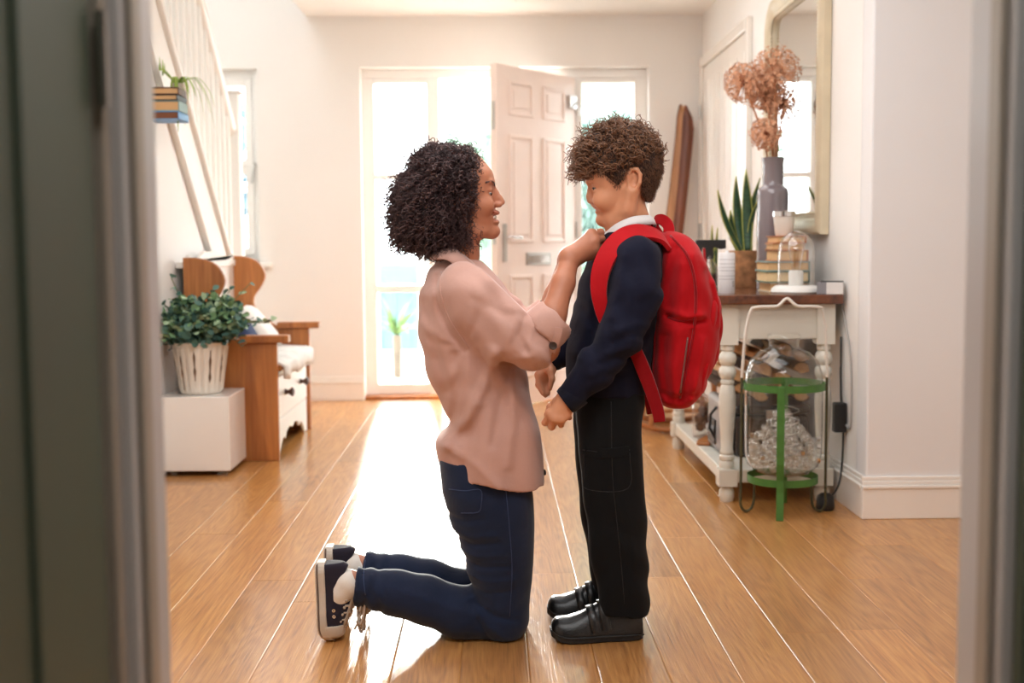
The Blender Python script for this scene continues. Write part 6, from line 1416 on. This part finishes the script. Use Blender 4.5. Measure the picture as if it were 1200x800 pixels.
def bw(d, X, Y, Z):
    ex, ez = B(738, 385)[0], B(738, 385)[2]; r = np.sqrt((X - ex) ** 2 + (Z - ez) ** 2)
    w = .0012 * np.sin((X - ex) * 70 - (Z - ez) * 105 + 1.6 * np.sin((Z - ez) * 40 + Y * 25)) * np.clip(1 - r / .14, 0, 1) + .0012 * np.sin((X + Z) * 75 + 2 * np.sin(X * 35 - Z * 20) + Y * 18)
    for pts, wd, am in (([(748, 392), (730, 384), (708, 392)], .008, -.005), ([(752, 378), (734, 372), (712, 380)], .009, .004), ([(744, 404), (726, 398), (702, 404)], .008, .004), ([(728, 412), (712, 410), (694, 416)], .008, -.004), ([(712, 430), (698, 428), (684, 434)], .008, -.003), ([(765, 330), (752, 345), (735, 350)], .010, -.004), ([(722, 300), (716, 330), (706, 365)], .010, .005), ([(676, 350), (690, 380), (686, 420)], .010, -.004), ([(690, 345), (682, 380), (672, 410)], .010, .004)):
        w = w - crease(X, Y, Z, pts, wd, am, B)
    return d + w
FS.whole(bw); FS.sub(capsule(B(732, 240), B(736, 272), .056, .050), .004)
c1, c2 = Vector(G(662.5, 470, -.173)), Vector(B(649.5, 429.5, .166)); n1, n2 = Vector((-.80, 0, -.60)).normalized(), Vector((-.86, 0, -.5)).normalized()
FS.whole(lambda d, X, Y, Z: np.maximum(d, np.where((Y < YK - .10) & (Z < B(0, 430)[2]), (X - c1.x) * n1.x + (Z - c1.z) * n1.z, -1.0)))
FS.whole(lambda d, X, Y, Z: np.maximum(d, np.where((Y > YK + .10) & (X < B(690, 0)[0]), (X - c2.x) * n2.x + (Z - c2.z) * n2.z, -1.0)))
ju, _ = FS.build('jumper', M['jumper'], bo, 1); bju = bvh_of(ju)
for c, d_, r_ in ((c1, (-.80, .02, -.60), .0295), (c2, (-.86, -.05, -.5), .028)):
    MB().lathe([(r_ + .005, -.040), (r_ + .006, -.03), (r_ + .005, -.008), (r_ + .002, .002), (r_ - .002, .001), (r_ - .003, -.02)], c, 36, rot_to(d_)).build('cuff', M['jumper_rib'], ju, smooth=60)
# collar of the white shirt, near and far side, with the points in front
for s in (-1, 1):
    up_ = [B(763, 257, 0), B(758, 253, s * .038), B(738, 254.5, s * .060), B(720, 262, s * .050), B(708, 273, s * .018)]
    lo_ = [B(769, 266, 0), B(764, 263, s * .052), B(740, 266, s * .080), B(718, 278, s * .072), B(703.5, 290, s * .030)]
    cu_, cl_ = catmull(up_, 6), catmull(lo_, 6); rows = [[a, a.lerp(b, .2) + Vector((-.002, s * .004, .005)), a.lerp(b, .6) + Vector((0, s * .005, .005)), b] for a, b in zip(cu_, cl_)]
    MB().grid(rows).build('shirt_collar', M['polo'], bo, smooth=180, solid=.003)
nb_ = MB().lathe([(.054, 0), (.058, .012), (.055, .020), (.050, .018)], B(733, 277), 40, Matrix.Rotation(math.radians(-24), 3, 'Y'), sy=1.14); nb_.build('neck_band', M['jumper_rib'], ju, smooth=60)
MB().box((-.008, -.010, -.045), (.008, .010, .004), Matrix.Rotation(math.radians(25), 3, 'Y')).build('tie', M['tie'], None)
o = COL.objects[-1]; o.name = 'tie'; o.parent = bo; o.location = Vector(B(704, 284)) - ORG[bo.name]
# ---- trousers
FJ = SDF(axis_steps([(B(662, 600)[0], B(768, 600)[0], .0044)]), axis_steps([(YK - .17, YK + .17, .0046)]), axis_steps([(.04, B(0, 440)[2], .0046)]))
for s in (-1, 1):
    FJ.op(loftz([(B(700, py)[2], B(fr, py)[0], B(bk, py)[0], YK + s * yc, hw) for py, fr, bk, yc, hw in ((444, 675, 750, .054, .076), (470, 673, 751.5, .061, .080), (500, 674, 748, .066, .080), (540, 677, 749, .070, .074), (580, 681, 751, .074, .068), (620, 686, 752.5, .077, .064), (660, 692.5, 754.5, .079, .061), (690, 698, 756, .080, .060), (713.5, 702, 756.5, .080, .060))], 2.4, .006), .03)
def tw(d, X, Y, Z):
    return d + .0024 * np.sin(Z * 52 + 1.8 * np.sin(X * 30 + Z * 12) + Y * 22) * np.clip((B(0, 560)[2] - Z) / .1, 0.25, 1) + .0016 * np.sin(X * 75 + Z * 14 + Y * 30)
FJ.whole(tw)
for s in (-1, 1): FJ.sub(capsule(B(728, 740, s * .08), B(727, 706, s * .08), .050, .044), .003)
FJ.whole(lambda d, X, Y, Z: np.maximum(d, B(0, 713.5)[2] + (X - B(730, 0)[0]) * -.05 - Z + 0 * Y))
tr, _ = FJ.build('trousers', M['trouser'], bo, 1); bt = bvh_of(tr)
for pts in ([(683, 527), (712, 530), (738, 527)], [(684, 532), (685, 556), (688, 573), (736, 572), (738, 530)], [(716, 470), (718, 560), (726, 640), (732, 708)]): stitched(pts, tr, bt, M['shoe_sole'], .0011, 'seam', 6, .0004)
ribbon([onto(bt, 686, 528, .001), onto(bt, 710, 531, .002), onto(bt, 737, 528, .001)], [Vector((0, 0, 1))] * 3, .012, .003).build('pocket_flap', M['trouser'], tr, smooth=60)
# ---- black school shoes with two straps
prof = [(0, .054, .025), (.06, .066, .030), (.2, .074, .034), (.32, .081, .035), (.44, .080, .037), (.55, .068, .041), (.66, .054, .044), (.78, .045, .045), (.88, .040, .042), (.95, .032, .034), (1.0, .012, .016)]
for s in (-1, 1):
    heel = G(752.5, 735, -.082) if s < 0 else (G(750, 735, -.082)[0] - .010, YK + .078, 0); R = Matrix.Rotation(math.pi + (.05 if s < 0 else -.04), 3, 'Z'); O = Vector((heel[0], heel[1], .0145))
    L_ = G(645, 735, -.082); L_ = heel[0] - L_[0]
    up, T, ff = make_shoe(bo, 'school_shoe', O, R, L_, prof, .014, M['shoe_black'], M['shoe_sole'], hole=(.045, .082, .028, .006), out=.0008, spring=.012)
    zt2 = lambda u_: float(np.interp(u_ / L_, [p[0] for p in prof], [p[1] for p in prof])); hw2 = lambda u_: float(np.interp(u_ / L_, [p[0] for p in prof], [p[2] for p in prof]))
    for u_ in (.104, .131):
        pts = []
        for k_ in range(13):
            a = math.pi * (k_ / 12); y = -math.cos(a); z = math.sin(a) ** .62
            pts.append(T((u_ - .012 * (1 - z), y * hw2(u_) * (1.04 - .22 * z), zt2(u_) * (.22 + .82 * z))))
        ribbon(pts, [R @ Vector((1, 0, -.25))] * 13, .0105, .004, 2).build('strap', M['shoe_black'], up, smooth=60)
    MB().tube([T((u_, y * (hw2(u_) + .003), .001)) for y, u_ in [(1, L_ * k_ / 14) for k_ in range(15)] + [(-1, L_ * k_ / 14) for k_ in range(14, -1, -1)]], .0016, 6).build('welt', M['shoe_sole'], up, smooth=180)
    FK = SDF(axis_steps([(B(690, 0)[0], B(765, 0)[0], .004)]), axis_steps([(YK + s * .08 - .05, YK + s * .08 + .05, .004)]), axis_steps([(.06, .16, .004)])); FK.op(capsule(B(729, 700, s * .079), B(731, 730, s * .079), .032, .030), .005); FK.build('sock', M['shoe_sole'], bo)

# ================================================================ red backpack
M['red'] = cloth_mat('red_canvas', srgb(176, 9, 20), .75, weave=1000, bump=.35, sheen=.1, var=.10, fold=12)
M['red_dark'] = cloth_mat('red_webbing', srgb(142, 8, 18), .8, var=.1); M['zip'] = mat('zip_teeth', srgb(142, 96, 92), .4, .5)
bp = empty('backpack', (B(800, 470)[0], YK, B(800, 470)[2]), 'bright red school backpack hanging on the boy\'s shoulders', 'backpack')
FB = SDF(axis_steps([(B(745, 380)[0], B(850, 380)[0], .0042)]), axis_steps([(YK - .18, YK + .18, .0050)]), axis_steps([(B(0, 486)[2], B(0, 262)[2], .0042)]))
rows = ((270, 775, 790, .045), (277, 772, 803, .085), (288, 770, 814, .112), (304, 768, 822, .128), (325, 766, 830, .136), (350, 764, 835.5, .140), (378, 762, 838, .142), (405, 760.5, 836.5, .142), (430, 760, 829, .140), (450, 761, 820, .134), (464, 765, 812, .122), (475, 776, 803, .09))
FB.op(loftz([(B(800, py)[2], B(lf, py)[0], B(rt_, py)[0], YK, hw) for py, lf, rt_, hw in rows], 3.2), .02)
def bagw(d, X, Y, Z):
    w = .0010 * np.sin((X * .9 + Z * .5) * 48 + 2 * np.sin(Z * 19 + Y * 9) + Y * 16) + .0008 * np.sin(Z * 80 + 2.2 * np.sin(X * 40 + Y * 15))
    for pts, wd, am in (([(783, 292), (777, 330), (776, 365)], .012, -.006), ([(800, 300), (806, 330), (806, 362)], .014, .005), ([(790, 310), (790, 350), (786, 368)], .012, .004), ([(776, 368), (795, 374), (813, 372)], .007, -.006), ([(776, 362), (795, 367), (812, 365)], .008, .004), ([(784, 384), (780, 420), (778, 455)], .014, .004), ([(772, 390), (771, 430), (776, 460)], .010, -.006),
                        ([(800, 384), (796, 420), (790, 462)], .008, -.005), ([(812, 392), (806, 430), (800, 460)], .010, .005), ([(770, 455), (785, 460), (803, 455)], .008, -.004), ([(820, 318), (826, 345), (826, 368)], .010, -.005), ([(828, 330), (834, 355), (834, 378)], .010, .005)):
        w = w - crease(X, Y, Z, pts, wd, am, B)
    return d + w
FB.whole(bagw)
pk, _ = FB.build('bag_body', M['red'], bp, 1); bpk = bvh_of(pk)
FP = SDF(axis_steps([(B(790, 400)[0], B(852, 400)[0], .0042)]), axis_steps([(YK - .14, YK + .14, .0050)]), axis_steps([(B(0, 480)[2], B(0, 335)[2], .0042)]))
FP.op(loftz([(B(820, py)[2], B(lf, py)[0], B(rt_, py)[0], YK, hw) for py, lf, rt_, hw in ((342, 812, 838, .085), (356, 808, 842, .108), (380, 806, 842.5, .114), (405, 804, 840, .114), (430, 800, 832, .112), (450, 797, 823, .104), (466, 795, 812, .085))], 2.8), .015)
FP.whole(lambda d, X, Y, Z: d + .0014 * np.sin(Z * 60 + X * 40 + 2 * np.sin(X * 50 + Y * 12)) - crease(X, Y, Z, [(826, 350), (822, 400), (812, 450)], .012, .006, B) - crease(X, Y, Z, [(835, 365), (832, 400), (822, 440)], .010, -.005, B))
fp, _ = FP.build('front_pocket', M['red'], bp, 1); bfp = bvh_of(fp)
def bagline(pts, m, r, nm, par, bv=None): return stitched(pts, par, bv or bpk, m, r, nm, 6, .001)
bagline([(777, 281), (771, 330), (768, 390), (766, 440), (771, 462)], M['red_dark'], .0036, 'piping', pk); bagline([(786, 276), (806, 300), (815, 335), (814, 380), (806, 425), (797, 466)], M['red_dark'], .0034, 'piping', pk)
bagline([(783, 372), (796, 376), (812, 374)], M['red_dark'], .002, 'seam', pk)
bagline([(806, 395), (802, 425), (797, 460)], M['zip'], .0026, 'zip', pk)
for px, py, e in ((816, 384, 28), (824, 372, 20)):
    q = onto(bfp, px, py, .004, B(0, 0)[1] - .12); z_ = MB().box((-.004, -.003, -.012), (.004, .003, .004)); z_.v = [tuple(Vector(v) + q) for v in z_.v]; zo = z_.build('zip_slider', M['zip'], bp, bevel=.001)
    MB().tube(catmull([q + Vector((0, -.004, -.008)), q + Vector((.002, -.008, -e * .0012)), q + Vector((-.002, -.007, -e * .0021))], 4), .0035, 6, flat=.5).build('zip_pull', M['red_dark'], zo, smooth=60)
ribbon([onto(bfp, 829, 370, .003, 2.85), onto(bfp, 826, 398, .004, 2.85), onto(bfp, 820, 420, .004, 2.85)], [Vector((1, 0, .2))] * 3, .006, .003).build('side_strap', M['red_dark'], bp, smooth=60)
MB().ball(onto(bfp, 825, 402, .002, 2.85), (.012, .005, .017), 12).build('side_label', M['shoe_sole'], bp, smooth=180)
# shoulder straps (near, far), lower webbing, carrying loop
for s in (-1, 1):
    Q = G if s < 0 else (lambda a, b, dy: B(a, b, dy))
    pts = [Q(784, 290, s * .088), Q(772, 277, s * .094), Q(752, 272, s * .104), Q(733, 277, s * .118), Q(717, 292, s * .136), Q(706.5, 311, s * .150), Q(702, 331, s * .158), Q(703, 352, s * .162), Q(711, 378, s * .158), Q(728, 398, s * .150)]
    pts = [Vector(p) for p in pts]
    wd = [Vector(v) for v in ((.1, s * 1, -.5), (.1, s * 1, -.6), (.1, s * .9, -.7), (.35, s * .8, -.7), (.7, s * .6, -.45), (.95, s * .35, -.1), (1, s * .2, .05), (1, s * .1, .2), (1, .1 * s, .3), (1, 0, .4))]
    ribbon(pts, wd, [.024, .026, .027, .028, .027, .024, .021, .018, .016, .014], .011, 6).build('shoulder_strap', M['red'], bp, smooth=60)
    lo = [Q(734, 392, s * .148), Q(745, 412, s * .150), Q(755, 436, s * .150), Q(764, 460, s * .146), Q(771, 482, s * .144), Q(773, 494, s * .143)]
    ribbon([Vector(p) for p in lo], [Vector((1, .25 * s, .35))] * 6, [.014, .016, .017, .016, .015, .014], .005, 5).build('webbing', M['red_dark'], bp, smooth=60)
lp = [Vector(B(*p)) for p in ((776, 279, .028), (769, 268, .026), (768, 259, .018), (775, 257, 0), (781, 263, -.018), (782, 272, -.026), (778, 279, -.028))]
ribbon(lp, [Vector((.5, .2, 1))] * 7, .014, .006, 6).build('carry_loop', M['red'], bp, smooth=60)
